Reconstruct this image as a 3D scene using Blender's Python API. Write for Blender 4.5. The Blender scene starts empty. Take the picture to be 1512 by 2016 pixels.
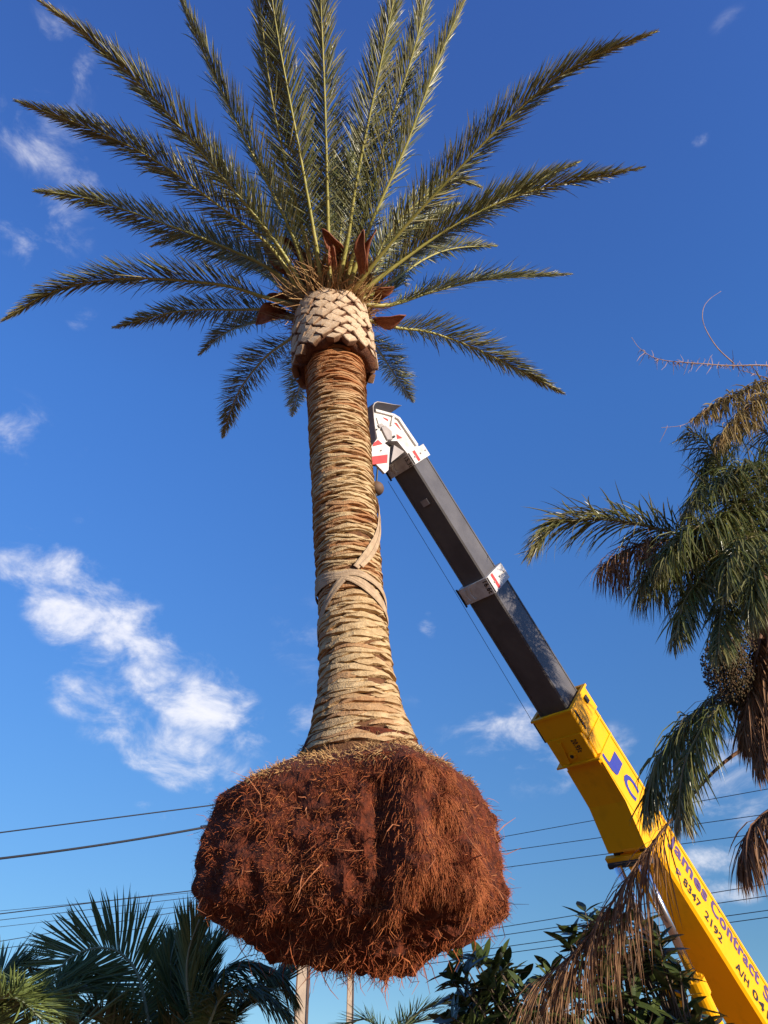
import bpy, math, random
import numpy as np
from mathutils import Vector, Matrix

# ------------------------------------------------------------------ camera
sc = bpy.context.scene
COL = sc.collection
F = 1514.0
PITCH = math.radians(34)
FW = np.array([0, math.cos(PITCH), math.sin(PITCH)])
UP = np.array([0, -math.sin(PITCH), math.cos(PITCH)])
RT = np.array([1.0, 0, 0])
CAM = np.array([0, 0, 1.6])
cam = bpy.data.cameras.new('camera')
camo = bpy.data.objects.new('camera', cam)
COL.objects.link(camo)
camo.location = CAM
camo.rotation_euler = (math.pi / 2 + PITCH, 0, 0)
cam.sensor_fit = 'VERTICAL'
cam.sensor_height = 24
cam.sensor_width = 18
cam.lens = 24 * F / 2016
cam.clip_start = 0.05
cam.clip_end = 6000
sc.camera = camo
sc.cycles.max_bounces = 5
sc.cycles.diffuse_bounces = 3
sc.cycles.glossy_bounces = 2
sc.cycles.transmission_bounces = 2
sc.render.resolution_x = 768
sc.render.resolution_y = 1024

def ray(x, y):
    return RT * (x - 756) / F + UP * (1008 - y) / F + FW
def atd(x, y, d):                       # photo pixel at a distance along the view axis
    return CAM + ray(x, y) * d
def atY(x, y, Y):                       # photo pixel at a ground distance
    r = ray(x, y)
    return CAM + r * (Y / r[1])
def px(p):
    v = np.asarray(p) - CAM
    z = v @ FW
    return np.array([756 + F * (v @ RT) / z, 1008 - F * (v @ UP) / z])
def unit(v):
    v = np.asarray(v, float)
    return v / np.linalg.norm(v)
def on_plane(x, y, P, n):
    r = ray(x, y)
    return CAM + r * (((P - CAM) @ n) / (r @ n))

# ------------------------------------------------------------------ sky and sun
SUN_AZ = math.radians(49)               # to the right of straight behind the camera
SUN_EL = math.radians(15)
SUN = np.array([math.sin(SUN_AZ) * math.cos(SUN_EL), -math.cos(SUN_AZ) * math.cos(SUN_EL), math.sin(SUN_EL)])
sun = bpy.data.lights.new('sun', 'SUN')
sun.energy = 5.0
sun.angle = math.radians(0.55)
sun.color = (1.0, 0.90, 0.76)
suno = bpy.data.objects.new('sun', sun)
COL.objects.link(suno)
suno.rotation_euler = Vector(SUN).to_track_quat('Z', 'Y').to_euler()
sc.view_settings.view_transform = 'Standard'
sc.view_settings.look = 'None'
sc.view_settings.exposure = 0.55
sc.view_settings.gamma = 1.0
sc.view_settings.use_curve_mapping = False

world = bpy.data.worlds.new('World')
sc.world = world
world.use_nodes = True
wt = world.node_tree
wt.nodes.clear()
def wn(t, **k):
    n = wt.nodes.new(t)
    for a, b in k.items():
        setattr(n, a, b)
    return n
def wl(a, b):
    wt.links.new(a, b)
wout = wn('ShaderNodeOutputWorld')
wbg = wn('ShaderNodeBackground')
SKY_STRENGTH = 0.1
wbg.inputs[1].default_value = SKY_STRENGTH
sky = wn('ShaderNodeTexSky')
sky.sky_type = 'NISHITA'
sky.sun_disc = False
sky.sun_elevation = SUN_EL
sky.sun_rotation = math.atan2(SUN[0], SUN[1])
sky.altitude = 0
sky.air_density = 1.0
sky.dust_density = 0.2
sky.ozone_density = 2.0
hsv = wn('ShaderNodeHueSaturation')
hsv.inputs['Saturation'].default_value = 1.25
hsv.inputs['Value'].default_value = 1.0
wl(sky.outputs[0], hsv.inputs['Color'])
tc = wn('ShaderNodeTexCoord')
smap = wn('ShaderNodeMapping')           # clear air: the pale horizon band is thin
smap.inputs['Scale'].default_value = (1, 1, .86)
smap.inputs['Location'].default_value = (0, 0, .13)
wl(tc.outputs['Generated'], smap.inputs[0])
snrm = wn('ShaderNodeVectorMath', operation='NORMALIZE')
wl(smap.outputs[0], snrm.inputs[0])
wl(snrm.outputs[0], sky.inputs['Vector'])
# clouds: soft noise, gathered round a few directions, thin wisps elsewhere
def m_(op, a, b=None, clamp=False):
    n = wn('ShaderNodeMath', operation=op, use_clamp=clamp)
    for i, v in enumerate((a, b)):
        if v is None:
            continue
        if isinstance(v, (int, float)):
            n.inputs[i].default_value = v
        else:
            wl(v, n.inputs[i])
    return n.outputs[0]
def blob(x, y, rx, ry, ang, s):
    c = unit(ray(x, y))
    e1 = unit(np.cross(c, [0, 0, 1]))
    e2 = unit(np.cross(e1, c))
    ca, sa = math.cos(math.radians(ang)), math.sin(math.radians(ang))
    a1 = e1 * ca + e2 * sa
    a2 = -e1 * sa + e2 * ca
    k = 1.0 / np.linalg.norm(ray(x, y))
    def dot(v):
        n = wn('ShaderNodeVectorMath', operation='DOT_PRODUCT')
        wl(tc.outputs['Generated'], n.inputs[0])
        n.inputs[1].default_value = v
        return n.outputs['Value']
    u = dot(a1 / (rx / F * k))
    v = dot(a2 / (ry / F * k))
    d = m_('ADD', m_('MULTIPLY', u, u), m_('MULTIPLY', v, v))
    m = m_('SUBTRACT', 1.0, d, True)
    f = m_('GREATER_THAN', dot(c), 0.0)
    return m_('MULTIPLY', m_('MULTIPLY', m, f), s)
BLOBS = [(190, 1225, 310, 105, -32, .74), (345, 1345, 260, 100, -28, .82), (200, 1360, 130, 80, 0, .55),
         (60, 1080, 150, 60, -35, .44), (330, 1475, 200, 64, -8, .66), (230, 1200, 160, 80, -20, .45),
         (360, 1535, 110, 38, -15, .40), (600, 1410, 80, 60, 20, .36), (600, 1260, 150, 120, -40, .22),
         (290, 1590, 90, 26, -20, .30), (40, 850, 110, 90, -30, .30), (140, 890, 60, 40, 0, .26),
         (80, 250, 140, 130, -30, .32), (120, 110, 120, 110, -30, .30), (30, 480, 80, 80, 0, .34),
         (125, 440, 90, 120, -60, .30), (160, 340, 90, 70, 0, .28), (162, 640, 50, 56, 0, .36),
         (160, 1010, 40, 50, 0, .24), (400, 150, 60, 120, 60, .20), (240, 90, 110, 80, -30, .22),
         (1080, 1480, 260, 110, -12, .46), (1010, 1440, 120, 80, -20, .30), (1420, 1580, 240, 80, 10, .50),
         (1400, 1470, 160, 70, 0, .38), (1420, 1690, 130, 46, 0, .44), (1430, 1755, 120, 36, 0, .46),
         (845, 1228, 30, 34, 0, .42), (835, 1375, 80, 30, 0, .16), (1380, 275, 36, 22, 0, .26),
         (1430, 40, 50, 26, 0, .18), (860, 1650, 200, 40, 0, .2)]
acc = None
for b in BLOBS:
    o = blob(*b)
    acc = o if acc is None else m_('MAXIMUM', acc, o)
def noise(scale, detail, rough, dist=0.0, sz=1.0):
    n = wn('ShaderNodeTexNoise')
    n.inputs['Scale'].default_value = scale
    n.inputs['Detail'].default_value = detail
    n.inputs['Roughness'].default_value = rough
    n.inputs['Distortion'].default_value = dist
    mp = wn('ShaderNodeMapping')
    mp.inputs['Scale'].default_value = (1, 1, sz)
    wl(tc.outputs['Generated'], mp.inputs[0])
    wl(mp.outputs[0], n.inputs['Vector'])
    return n.outputs['Fac']
n1 = noise(13, 10, .62, .35, 1.6)
n2 = noise(2.2, 3, .5)
wisp = m_('MULTIPLY', m_('SUBTRACT', n2, .72, True), .9)
den = m_('ADD', m_('ADD', m_('MULTIPLY', m_('SUBTRACT', n1, .5), 2.3), m_('MAXIMUM', acc, wisp)), -.16)
gate = wn('ShaderNodeMapRange', interpolation_type='SMOOTHSTEP')
gate.inputs['From Min'].default_value = 0.0
gate.inputs['From Max'].default_value = .30
wl(m_('MAXIMUM', acc, wisp), gate.inputs['Value'])
den = m_('MULTIPLY', den, gate.outputs[0])
cr = wn('ShaderNodeMapRange', interpolation_type='SMOOTHSTEP')
cr.inputs['From Min'].default_value = 0.0
cr.inputs['From Max'].default_value = .95
cr.inputs['To Max'].default_value = .88
wl(den, cr.inputs['Value'])
shade = wn('ShaderNodeMix', data_type='RGBA')
shade.inputs['A'].default_value = (4.6, 4.9, 6.0, 1)
shade.inputs['B'].default_value = (7.2, 7.1, 7.4, 1)
wl(m_('MULTIPLY', den, 1.6, True), shade.inputs['Factor'])
cmix = wn('ShaderNodeMix', data_type='RGBA')
wl(cr.outputs[0], cmix.inputs['Factor'])
sxyz = wn('ShaderNodeSeparateXYZ')
wl(tc.outputs['Generated'], sxyz.inputs[0])
tint = wn('ShaderNodeValToRGB')          # the deep violet-blue of the clear upper sky
el = tint.color_ramp.elements
el[0].position = .08; el[0].color = (.41, .455, .50, 1)
el[1].position = .92; el[1].color = (.78, .65, .99, 1)
e_ = el.new(.66); e_.color = (.66, .69, .96, 1)
wl(sxyz.outputs[2], tint.inputs[0])
tmul = wn('ShaderNodeMix', data_type='RGBA', blend_type='MULTIPLY')
tmul.inputs['Factor'].default_value = 1.0
wl(hsv.outputs[0], tmul.inputs['A'])
wl(tint.outputs[0], tmul.inputs['B'])
tsc = wn('ShaderNodeVectorMath', operation='SCALE')
tsc.inputs['Scale'].default_value = 1.97
wl(tmul.outputs['Result'], tsc.inputs[0])
wl(tsc.outputs[0], cmix.inputs['A'])
wl(shade.outputs['Result'], cmix.inputs['B'])
wl(cmix.outputs['Result'], wbg.inputs[0])
wl(wbg.outputs[0], wout.inputs[0])

# ------------------------------------------------------------------ helpers
rng = np.random.default_rng(7)
random.seed(7)

def fast_mesh(name, V, polys, attrs=None, smooth=False):
    me = bpy.data.meshes.new(name)
    V = np.asarray(V, np.float32)
    me.vertices.add(len(V))
    me.vertices.foreach_set('co', V.ravel())
    polys = [np.asarray(p, np.int32) for p in polys if len(p)]
    loops = np.concatenate([p.ravel() for p in polys])
    tot = np.concatenate([np.full(len(p), p.shape[1], np.int32) for p in polys])
    start = np.concatenate([[0], np.cumsum(tot)[:-1]]).astype(np.int32)
    me.loops.add(len(loops))
    me.loops.foreach_set('vertex_index', loops)
    me.polygons.add(len(tot))
    me.polygons.foreach_set('loop_start', start)
    me.polygons.foreach_set('loop_total', tot)
    me.polygons.foreach_set('use_smooth', np.full(len(tot), bool(smooth)))
    me.update(calc_edges=True)
    for k, a in (attrs or {}).items():
        at = me.attributes.new(k, 'FLOAT', 'POINT')
        at.data.foreach_set('value', np.asarray(a, np.float32))
    return me

class MB:                                # collects shapes, builds ONE mesh
    def __init__(self):
        self.v = []; self.p = {}; self.n = 0; self.a = []
    def add(self, V, *polys, var=0.5):
        V = np.asarray(V, float)
        for p in polys:
            p = np.asarray(p, int)
            if len(p):
                self.p.setdefault(p.shape[1], []).append(p + self.n)
        self.v.append(V); self.n += len(V)
        self.a.append(np.full(len(V), var) if np.isscalar(var) else np.asarray(var, float))
    def build(self, name, mat, parent=None, loc=None, smooth=False, link=True):
        V = np.concatenate(self.v)
        if loc is not None:
            V = V - np.asarray(loc)
        me = fast_mesh(name, V, [np.concatenate(p) for p in self.p.values()], {'var': np.concatenate(self.a)}, smooth)
        me.materials.append(mat)
        o = bpy.data.objects.new(name, me)
        COL.objects.link(o)
        o.parent = parent
        return o
    # --- shapes
    def hexa(self, c, var=.5):           # 8 corners: bottom 4 then top 4
        self.add(c, [[0, 3, 2, 1], [4, 5, 6, 7], [0, 1, 5, 4], [1, 2, 6, 5], [2, 3, 7, 6], [3, 0, 4, 7]], var=var)
    def box(self, c, s, ax=None, bev=0.0, var=.5):
        c = np.asarray(c, float)
        A = np.eye(3) if ax is None else np.asarray(ax)
        h = np.asarray(s, float) / 2
        sg = [(-1, -1), (1, -1), (1, 1), (-1, 1)]
        P = [c + A[0] * h[0] * i + A[1] * h[1] * j + A[2] * h[2] * k for k in (-1, 1) for i, j in sg]
        self.hexa(P, var)
    def tube(self, pts, r, n=8, caps=True, var=.5):
        pts = np.asarray(pts, float); m = len(pts)
        r = np.full(m, r) if np.isscalar(r) else np.asarray(r, float)
        T = np.gradient(pts, axis=0); T /= np.linalg.norm(T, axis=1)[:, None] + 1e-12
        ref = np.array([0, 0, 1.]) if abs(T[0][2]) < .9 else np.array([1., 0, 0])
        A = np.cross(T, ref); A /= np.linalg.norm(A, axis=1)[:, None] + 1e-12
        B = np.cross(T, A)
        th = np.linspace(0, 2 * math.pi, n, endpoint=False)
        V = (pts[:, None] + r[:, None, None] * (np.cos(th)[None, :, None] * A[:, None] + np.sin(th)[None, :, None] * B[:, None])).reshape(-1, 3)
        i = np.arange(m - 1)[:, None] * n; j = np.arange(n)[None]; k = (j + 1) % n
        q = np.stack([i + j, i + k, i + n + k, i + n + j], -1).reshape(-1, 4)
        self.add(V, q, var=var)
        if caps:
            base = self.n - len(V)
            self.p.setdefault(n, []).append(np.array([np.arange(n)[::-1] + base, np.arange(n) + (m - 1) * n + base]))
    def prism(self, poly, nrm, t, var=.5):   # 3-D outline pushed along nrm by t, centred
        P = np.asarray(poly, float); n = len(P)
        nrm = np.asarray(nrm)
        V = np.concatenate([P - nrm * t / 2, P + nrm * t / 2])
        side = [[i, (i + 1) % n, n + (i + 1) % n, n + i] for i in range(n)]
        self.add(V, side, var=var)
        base = self.n - 2 * n
        self.p.setdefault(n, []).append(np.array([np.arange(n)[::-1] + base, np.arange(n) + n + base]))

def empty(name, loc, label=None, cat=None, group=None):
    o = bpy.data.objects.new(name, None)
    COL.objects.link(o)
    o.location = loc
    o.empty_display_size = .2
    tag(o, label, cat, group)
    return o
def tag(o, label=None, cat=None, group=None, kind=None):
    for k, v in (('label', label), ('category', cat), ('group', group), ('kind', kind)):
        if v:
            o[k] = v
    return o

def catmull(pts, n):
    P = np.asarray(pts, float)
    P = np.concatenate([[2 * P[0] - P[1]], P, [2 * P[-1] - P[-2]]])
    seg = len(P) - 3
    out = []
    for t in np.linspace(0, seg - 1e-9, n):
        i = int(t); f = t - i
        a, b, c, d = P[i:i + 4]
        out.append(.5 * (2 * b + (c - a) * f + (2 * a - 5 * b + 4 * c - d) * f * f + (3 * b - a - 3 * c + d) * f ** 3))
    out = np.array(out)
    L = np.concatenate([[0], np.cumsum(np.linalg.norm(np.diff(out, axis=0), axis=1))])
    s = np.linspace(0, L[-1], n)
    return np.stack([np.interp(s, L, out[:, k]) for k in range(3)], -1)

# ------------------------------------------------------------------ materials
def mat(name, c1, c2=None, rough=.7, scale=8.0, detail=5, bump=0.0, bscale=None, metal=0.0, spec=.4, trans=0.0,
        var=0.0, cvar=None, stretch=(1, 1, 1), lo=.35, hi=.65, coat=0.0):
    """two colours blended by noise; 'var' mixes in cvar by the per-piece attribute"""
    m = bpy.data.materials.new(name)
    m.use_nodes = True
    nt = m.node_tree
    b = nt.nodes['Principled BSDF']
    out = nt.nodes['Material Output']
    N, L = nt.nodes.new, nt.links.new
    b.inputs['Roughness'].default_value = rough
    b.inputs['Metallic'].default_value = metal
    b.inputs['Specular IOR Level'].default_value = spec
    b.inputs['Coat Weight'].default_value = coat
    t = N('ShaderNodeTexCoord')
    mp = N('ShaderNodeMapping')
    mp.inputs['Scale'].default_value = stretch
    L(t.outputs['Object'], mp.inputs[0])
    nz = N('ShaderNodeTexNoise')
    nz.inputs['Scale'].default_value = scale
    nz.inputs['Detail'].default_value = detail
    nz.inputs['Roughness'].default_value = .6
    L(mp.outputs[0], nz.inputs['Vector'])
    mr = N('ShaderNodeMapRange')
    mr.inputs['From Min'].default_value = lo
    mr.inputs['From Max'].default_value = hi
    L(nz.outputs['Fac'], mr.inputs['Value'])
    mx = N('ShaderNodeMix'); mx.data_type = 'RGBA'
    mx.inputs['A'].default_value = (*c1, 1)
    mx.inputs['B'].default_value = (*(c2 or c1), 1)
    L(mr.outputs[0], mx.inputs['Factor'])
    col = mx.outputs['Result']
    if cvar:
        at = N('ShaderNodeAttribute'); at.attribute_name = 'var'
        mv = N('ShaderNodeMix'); mv.data_type = 'RGBA'
        L(col, mv.inputs['A'])
        mv.inputs['B'].default_value = (*cvar, 1)
        mu = N('ShaderNodeMath'); mu.operation = 'MULTIPLY'; mu.inputs[1].default_value = var; mu.use_clamp = True
        L(at.outputs['Fac'], mu.inputs[0])
        L(mu.outputs[0], mv.inputs['Factor'])
        col = mv.outputs['Result']
    L(col, b.inputs['Base Color'])
    if bump:
        n2 = N('ShaderNodeTexNoise')
        n2.inputs['Scale'].default_value = bscale or scale * 4
        n2.inputs['Detail'].default_value = 6
        L(mp.outputs[0], n2.inputs['Vector'])
        bp_ = N('ShaderNodeBump')
        bp_.inputs['Strength'].default_value = bump
        bp_.inputs['Distance'].default_value = .02
        L(n2.outputs['Fac'], bp_.inputs['Height'])
        L(bp_.outputs[0], b.inputs['Normal'])
    if trans:
        tr = N('ShaderNodeBsdfTranslucent')
        L(col, tr.inputs['Color'])
        ms = N('ShaderNodeMixShader')
        ms.inputs[0].default_value = trans
        L(b.outputs[0], ms.inputs[1])
        L(tr.outputs[0], ms.inputs[2])
        L(ms.outputs[0], out.inputs['Surface'])
    return m

M = {}
M['ground'] = mat('ground_dirt', (.22, .10, .045), (.16, .072, .032), .95, 1.3, bump=.6, bscale=14)
M['leaf'] = mat('date_leaflet', (.072, .094, .026), (.118, .132, .036), .40, 3, spec=.5, trans=.18, var=1.1, cvar=(.46, .39, .18))
M['rachis'] = mat('frond_stalk', (.30, .28, .06), (.40, .34, .09), .5, 6, var=1.0, cvar=(.20, .10, .035))
M['tan'] = mat('leaf_scar', (.62, .44, .23), (.40, .26, .12), .9, 9, bump=.8, bscale=60, stretch=(1, 1, 2.2), var=1.0, cvar=(.34, .13, .04))
M['bark'] = mat('trunk_core', (.10, .035, .015), (.22, .10, .04), .95, 14, bump=1.0, bscale=50, stretch=(1, 1, 3))
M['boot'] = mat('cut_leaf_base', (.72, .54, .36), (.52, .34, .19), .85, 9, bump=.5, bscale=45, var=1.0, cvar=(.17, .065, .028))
M['collar'] = mat('collar_fibre', (.09, .03, .015), (.16, .06, .025), .95, 20, bump=1.0)
M['spathe'] = mat('spathe', (.17, .045, .02), (.27, .09, .035), .6, 9, stretch=(3, 3, 1))
M['fibre'] = mat('crown_fibre', (.20, .09, .03), (.33, .17, .07), .9, 20, var=1.0, cvar=(.45, .27, .11))
M['soil'] = mat('root_soil', (.045, .009, .003), (.14, .026, .006), .98, 18, bump=1.0, bscale=55)
M['root'] = mat('fine_root', (.18, .031, .0080), (.28, .056, .014), .9, 5, var=1.0, cvar=(.50, .18, .055))
M['paleroot'] = mat('thick_root', (.36, .13, .05), (.24, .075, .028), .85, 9)
M['moss'] = mat('base_fibre', (.50, .33, .14), (.38, .20, .08), .95, 14, var=.9, cvar=(.30, .11, .04))
M['strap'] = mat('webbing', (.50, .35, .21), (.35, .235, .14), .85, 14, bump=.4, bscale=160)
M['yellow'] = mat('crane_yellow', (.88, .40, .002), (.68, .30, .006), .42, 5, lo=.52, hi=.85, stretch=(1, 1, .35), spec=.28, bump=.02, bscale=30)
M['black'] = mat('boom_black', (.072, .064, .064), (.105, .094, .092), .45, 3.5, spec=.5, stretch=(1, 1, 1), bump=.05, bscale=20)
M['white'] = mat('crane_white', (.62, .58, .54), (.42, .36, .31), .5, 7, lo=.45, hi=.75, bump=.05)
M['red'] = mat('marker_red', (.62, .035, .03), (.50, .05, .04), .5, 14)
M['dark'] = mat('dark_steel', (.018, .016, .016), (.03, .026, .024), .5, 10)
M['grey'] = mat('guard_grey', (.36, .31, .28), (.27, .23, .21), .55, 8)
M['chrome'] = mat('chrome_rod', (.88, .87, .86), (.80, .78, .77), .16, 6, metal=1.0)
M['ink'] = mat('lettering_black', (.02, .015, .02), None, .5)
M['blue'] = mat('lettering_blue', (.025, .035, .30), (.035, .045, .24), .5)
M['purple'] = mat('lettering_purple', (.085, .05, .17), (.11, .06, .15), .5)
M['rubber'] = mat('tyre', (.02, .02, .02), None, .9)
M['glass'] = mat('cab_glass', (.03, .04, .05), None, .08, spec=.8)
M['qleaf'] = mat('queen_leaflet', (.062, .096, .020), (.13, .15, .035), .36, 4, spec=.5, trans=.22, var=1.0, cvar=(.30, .22, .09))
M['qdead'] = mat('dead_leaflet', (.15, .065, .03), (.24, .12, .055), .85, 4, trans=.12, var=1.0, cvar=(.34, .19, .09))
M['qgold'] = mat('golden_leaflet', (.30, .20, .06), (.17, .14, .04), .6, 4, trans=.25, var=1.0, cvar=(.48, .30, .12))
M['qstalk'] = mat('queen_stalk', (.24, .20, .07), (.17, .12, .05), .6, 8)
M['dstalk'] = mat('dead_stalk', (.19, .09, .045), (.13, .06, .03), .8, 8)
M['drystalk'] = mat('dry_flower_stalk', (.42, .27, .19), (.30, .17, .11), .85, 14)
M['qtrunk'] = mat('queen_trunk', (.20, .15, .11), (.12, .07, .045), .9, 6, bump=.8, bscale=18)
M['fruit'] = mat('small_fruit', (.03, .035, .012), (.055, .04, .016), .5, 30, var=.8, cvar=(.10, .045, .015))
M['yleaf'] = mat('young_date_leaflet', (.048, .078, .024), (.075, .105, .030), .42, 3, spec=.5, trans=.14, var=1.0, cvar=(.20, .24, .07))
M['ystalk'] = mat('young_date_stalk', (.22, .24, .15), (.17, .19, .11), .5, 6)
M['shrub'] = mat('broad_leaf', (.028, .048, .014), (.050, .065, .018), .32, 8, spec=.5, trans=.10, var=.5, cvar=(.11, .13, .03))
M['twig'] = mat('twig', (.09, .06, .04), (.13, .09, .06), .9, 12)
M['wire'] = mat('cable', (.012, .013, .02), None, .6)
M['concrete'] = mat('pole_concrete', (.50, .38, .27), (.42, .31, .22), .9, 5, bump=.3)
M['steel'] = mat('pole_steel', (.10, .06, .045), (.14, .08, .05), .7, 6)

# ------------------------------------------------------------------ ground
g = MB()
gx = np.linspace(-1, 1, 61); gx = np.sign(gx) * np.abs(gx) ** 2.6 * 2500
X, Y = np.meshgrid(gx, gx)
Z = .04 * np.sin(X * 1.3) * np.cos(Y * .9) * (np.hypot(X, Y) < 60) - .05
ii = np.arange(60)[:, None] * 61 + np.arange(60)[None]
g.add(np.stack([X, Y, Z], -1).reshape(-1, 3), np.stack([ii, ii + 1, ii + 62, ii + 61], -1).reshape(-1, 4))
tag(g.build('ground', M['ground'], smooth=True), kind='structure')

# ------------------------------------------------------------------ fronds
def leaflet_mesh(mb, pts, par, r):
    """pts: stalk polyline (n,3). par: t0, num, length, width, a0/a1 angle from the stalk, vee, droop, jit, up hint, gap"""
    n = len(pts)
    T = np.gradient(pts, axis=0); T /= np.linalg.norm(T, axis=1)[:, None]
    up = np.asarray(par.get('up', (0, 0, 1.)), float)
    Nn = up[None] - (T @ up)[:, None] * T
    Nn /= np.linalg.norm(Nn, axis=1)[:, None] + 1e-9
    for i in range(1, n):
        if Nn[i] @ Nn[i - 1] < 0:
            Nn[i] = -Nn[i]
    B = np.cross(T, Nn)
    tw = par.get('twist', 0.0)
    if tw:
        c, s = math.cos(tw), math.sin(tw)
        Nn, B = Nn * c + B * s, B * c - Nn * s
    k = par['num']
    t = np.linspace(par['t0'], .995, k)
    t = np.concatenate([t, t + r.uniform(-.3, .3) / k])
    side = np.concatenate([np.ones(k), -np.ones(k)])
    t = np.clip(t + r.normal(0, .35 / k, 2 * k), 0, .999)
    f = t * (n - 1); i = f.astype(int).clip(0, n - 2); f = (f - i)[:, None]
    P = pts[i] * (1 - f) + pts[i + 1] * f
    Ti = T[i] * (1 - f) + T[i + 1] * f; Ni = Nn[i] * (1 - f) + Nn[i + 1] * f; Bi = B[i] * (1 - f) + B[i + 1] * f
    q = (t - par['t0']) / (1 - par['t0'])
    a = par['a0'] + (par['a1'] - par['a0']) * q + r.normal(0, par.get('jit', .08), 2 * k)
    v = par['vee'] + r.normal(0, par.get('vj', .15), 2 * k)
    d = Ti * np.cos(a)[:, None] + np.sin(a)[:, None] * (Bi * (side * np.cos(v))[:, None] + Ni * np.sin(v)[:, None])
    prof = np.interp(q, [0, .06, .18, .45, .75, .93, 1], par.get('prof', [.35, .6, .95, 1, .85, .55, .35]))
    l = par['length'] * prof * r.uniform(.86, 1.1, 2 * k)
    w = par['width'] * r.uniform(.8, 1.15, 2 * k) * np.interp(q, [0, .1, .8, 1], [.5, 1, 1, .6])
    if par.get('gap'):
        keep = r.random(2 * k) > par['gap']
        P, Ti, Ni, d, l, w, q, side = P[keep], Ti[keep], Ni[keep], d[keep], l[keep], w[keep], q[keep], side[keep]
    m = len(P)
    W = np.cross(d, Ni); W /= np.linalg.norm(W, axis=1)[:, None] + 1e-9
    roll = r.normal(0, par.get('roll', .35), m)[:, None]
    K = np.cross(W, d)
    W, K = W * np.cos(roll) + K * np.sin(roll), K * np.cos(roll) - W * np.sin(roll)
    fs = par.get('segs', [0, .35, .75, 1]); ww = np.interp(fs, [0, .2, .6, .85, 1], [.45, 1, .9, .5, .05])
    dr = par.get('droop', 0) * r.uniform(.5, 1.4, m)[:, None] * np.array([0, 0, -1.])
    cur = r.normal(0, par.get('curl', .05), (m, 3))
    rows = []
    for j, ff in enumerate(fs[:-1]):
        sag = (dr + cur) * ff ** 2
        dd = d * ff + sag
        dd = dd / np.maximum(1, np.linalg.norm(dd, axis=1)[:, None] / max(ff, 1e-6) * .999 if ff else 1)
        c = P + dd * l[:, None]
        h = (w * ww[j] / 2)[:, None]
        rows += [c - W * h, c - K * h * .5, c + W * h]
    dd = d + dr + cur
    dd = dd / np.maximum(1, np.linalg.norm(dd, axis=1)[:, None])
    rows.append(P + dd * l[:, None])
    s = len(rows)
    V = np.stack(rows, 1).reshape(-1, 3)
    o = (np.arange(m) * s)[:, None]
    quads = []
    for j in range(len(fs) - 2):
        b = 3 * j
        quads += [o + np.array([b, b + 1, b + 4, b + 3]), o + np.array([b + 1, b + 2, b + 5, b + 4])]
    b = 3 * (len(fs) - 2)
    tris = [o + np.array([b, b + 1, s - 1]), o + np.array([b + 1, b + 2, s - 1])]
    var = np.clip(np.interp(q, [0, .8, 1], [0, .05, par.get('tipvar', .5)]) + np.abs(r.normal(0, par.get('vs', .22), m)) + par.get('v0', 0), 0, 1)
    mb.add(V, np.concatenate(quads), np.concatenate(tris), var=np.repeat(var, s))

def make_frond(parent, loc, pts, par, leafmat, stalkmat, r0, r1, r, name='frond', n=28):
    c = catmull(pts, n)
    st = MB()
    s = np.linspace(0, 1, n)
    rad = r1 + (r0 - r1) * (.45 * (1 - s) ** 1.4 + .55 * np.exp(-s * 14))
    st.tube(c, rad, 6, var=np.repeat(np.clip(1.2 - s * 12, 0, 1) * par.get('basebrown', 1), 6))
    o = st.build(name, stalkmat, parent, loc, smooth=True)
    lf = MB()
    leaflet_mesh(lf, c, par, r)
    l = lf.build('leaflets', leafmat, o, loc)
    tag(l, kind='stuff')
    return o

# ------------------------------------------------------------------ the hanging date palm
PB = atY(712, 1490, 6.5)                 # where the trunk leaves the root ball
PT = atY(660, 737, 6.5)                  # underside of the pruned collar
AX = unit(PT - PB); TL = np.linalg.norm(PT - PB)
E1 = unit(np.cross(AX, [0, -1, 0]) * -1)  # to the right
E1 = unit(np.array([1, 0, 0]) - AX * AX[0])
E2 = unit(np.cross(AX, E1)) * -1          # towards the camera
if E2[1] > 0: E2 = -E2
PALM = empty('date_palm', PB, 'tall date palm lifted off the ground by the crane, root ball hanging', 'palm tree')
def zc_of(py):                            # height on the trunk axis seen at image row py
    lo, hi = -2.0, TL + 3
    for _ in range(50):
        mid = (lo + hi) / 2
        if px(PB + AX * mid)[1] > py: lo = mid
        else: hi = mid
    return lo
EDG = [(690, 603, 721), (800, 609, 723), (900, 613, 732), (1000, 616, 739), (1100, 621, 748), (1200, 626, 755),
       (1300, 629, 766), (1360, 624, 776), (1420, 612, 794), (1470, 601, 820), (1500, 590, 838)]
RZ, RR = [], []
for y, a, b in EDG[::-1]:
    z = zc_of(y); dep = (PB + AX * z - CAM) @ FW
    RZ.append(z); RR.append((b - a) / 2 / F * dep * .985)
def Rad(z):
    return np.interp(z, RZ, RR)
def tp(th, z, r):                         # trunk surface: th=0 faces the camera, + to the right
    return PB + AX * z + (E1 * math.sin(th) + E2 * math.cos(th)) * r
# trunk core
tr = MB()
zs = np.linspace(-.25, TL + 1.5, 110)
nth = 40
V = []
for z in zs:
    for k in range(nth):
        th = 2 * math.pi * k / nth
        rr = Rad(z) - .018 + .006 * math.sin(7 * th + 9 * z) + rng.normal(0, .003)
        if z > TL + .9: rr = max(.12, rr * (1 - (z - TL - .9) * .9))
        V.append(tp(th, z, rr))
i = np.arange(len(zs) - 1)[:, None] * nth; j = np.arange(nth)[None]; k2 = (j + 1) % nth
tr.add(V, np.stack([i + j, i + k2, i + nth + k2, i + nth + j], -1).reshape(-1, 4))
TRUNK = tr.build('trunk', M['bark'], PALM, PB, smooth=True)
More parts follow.
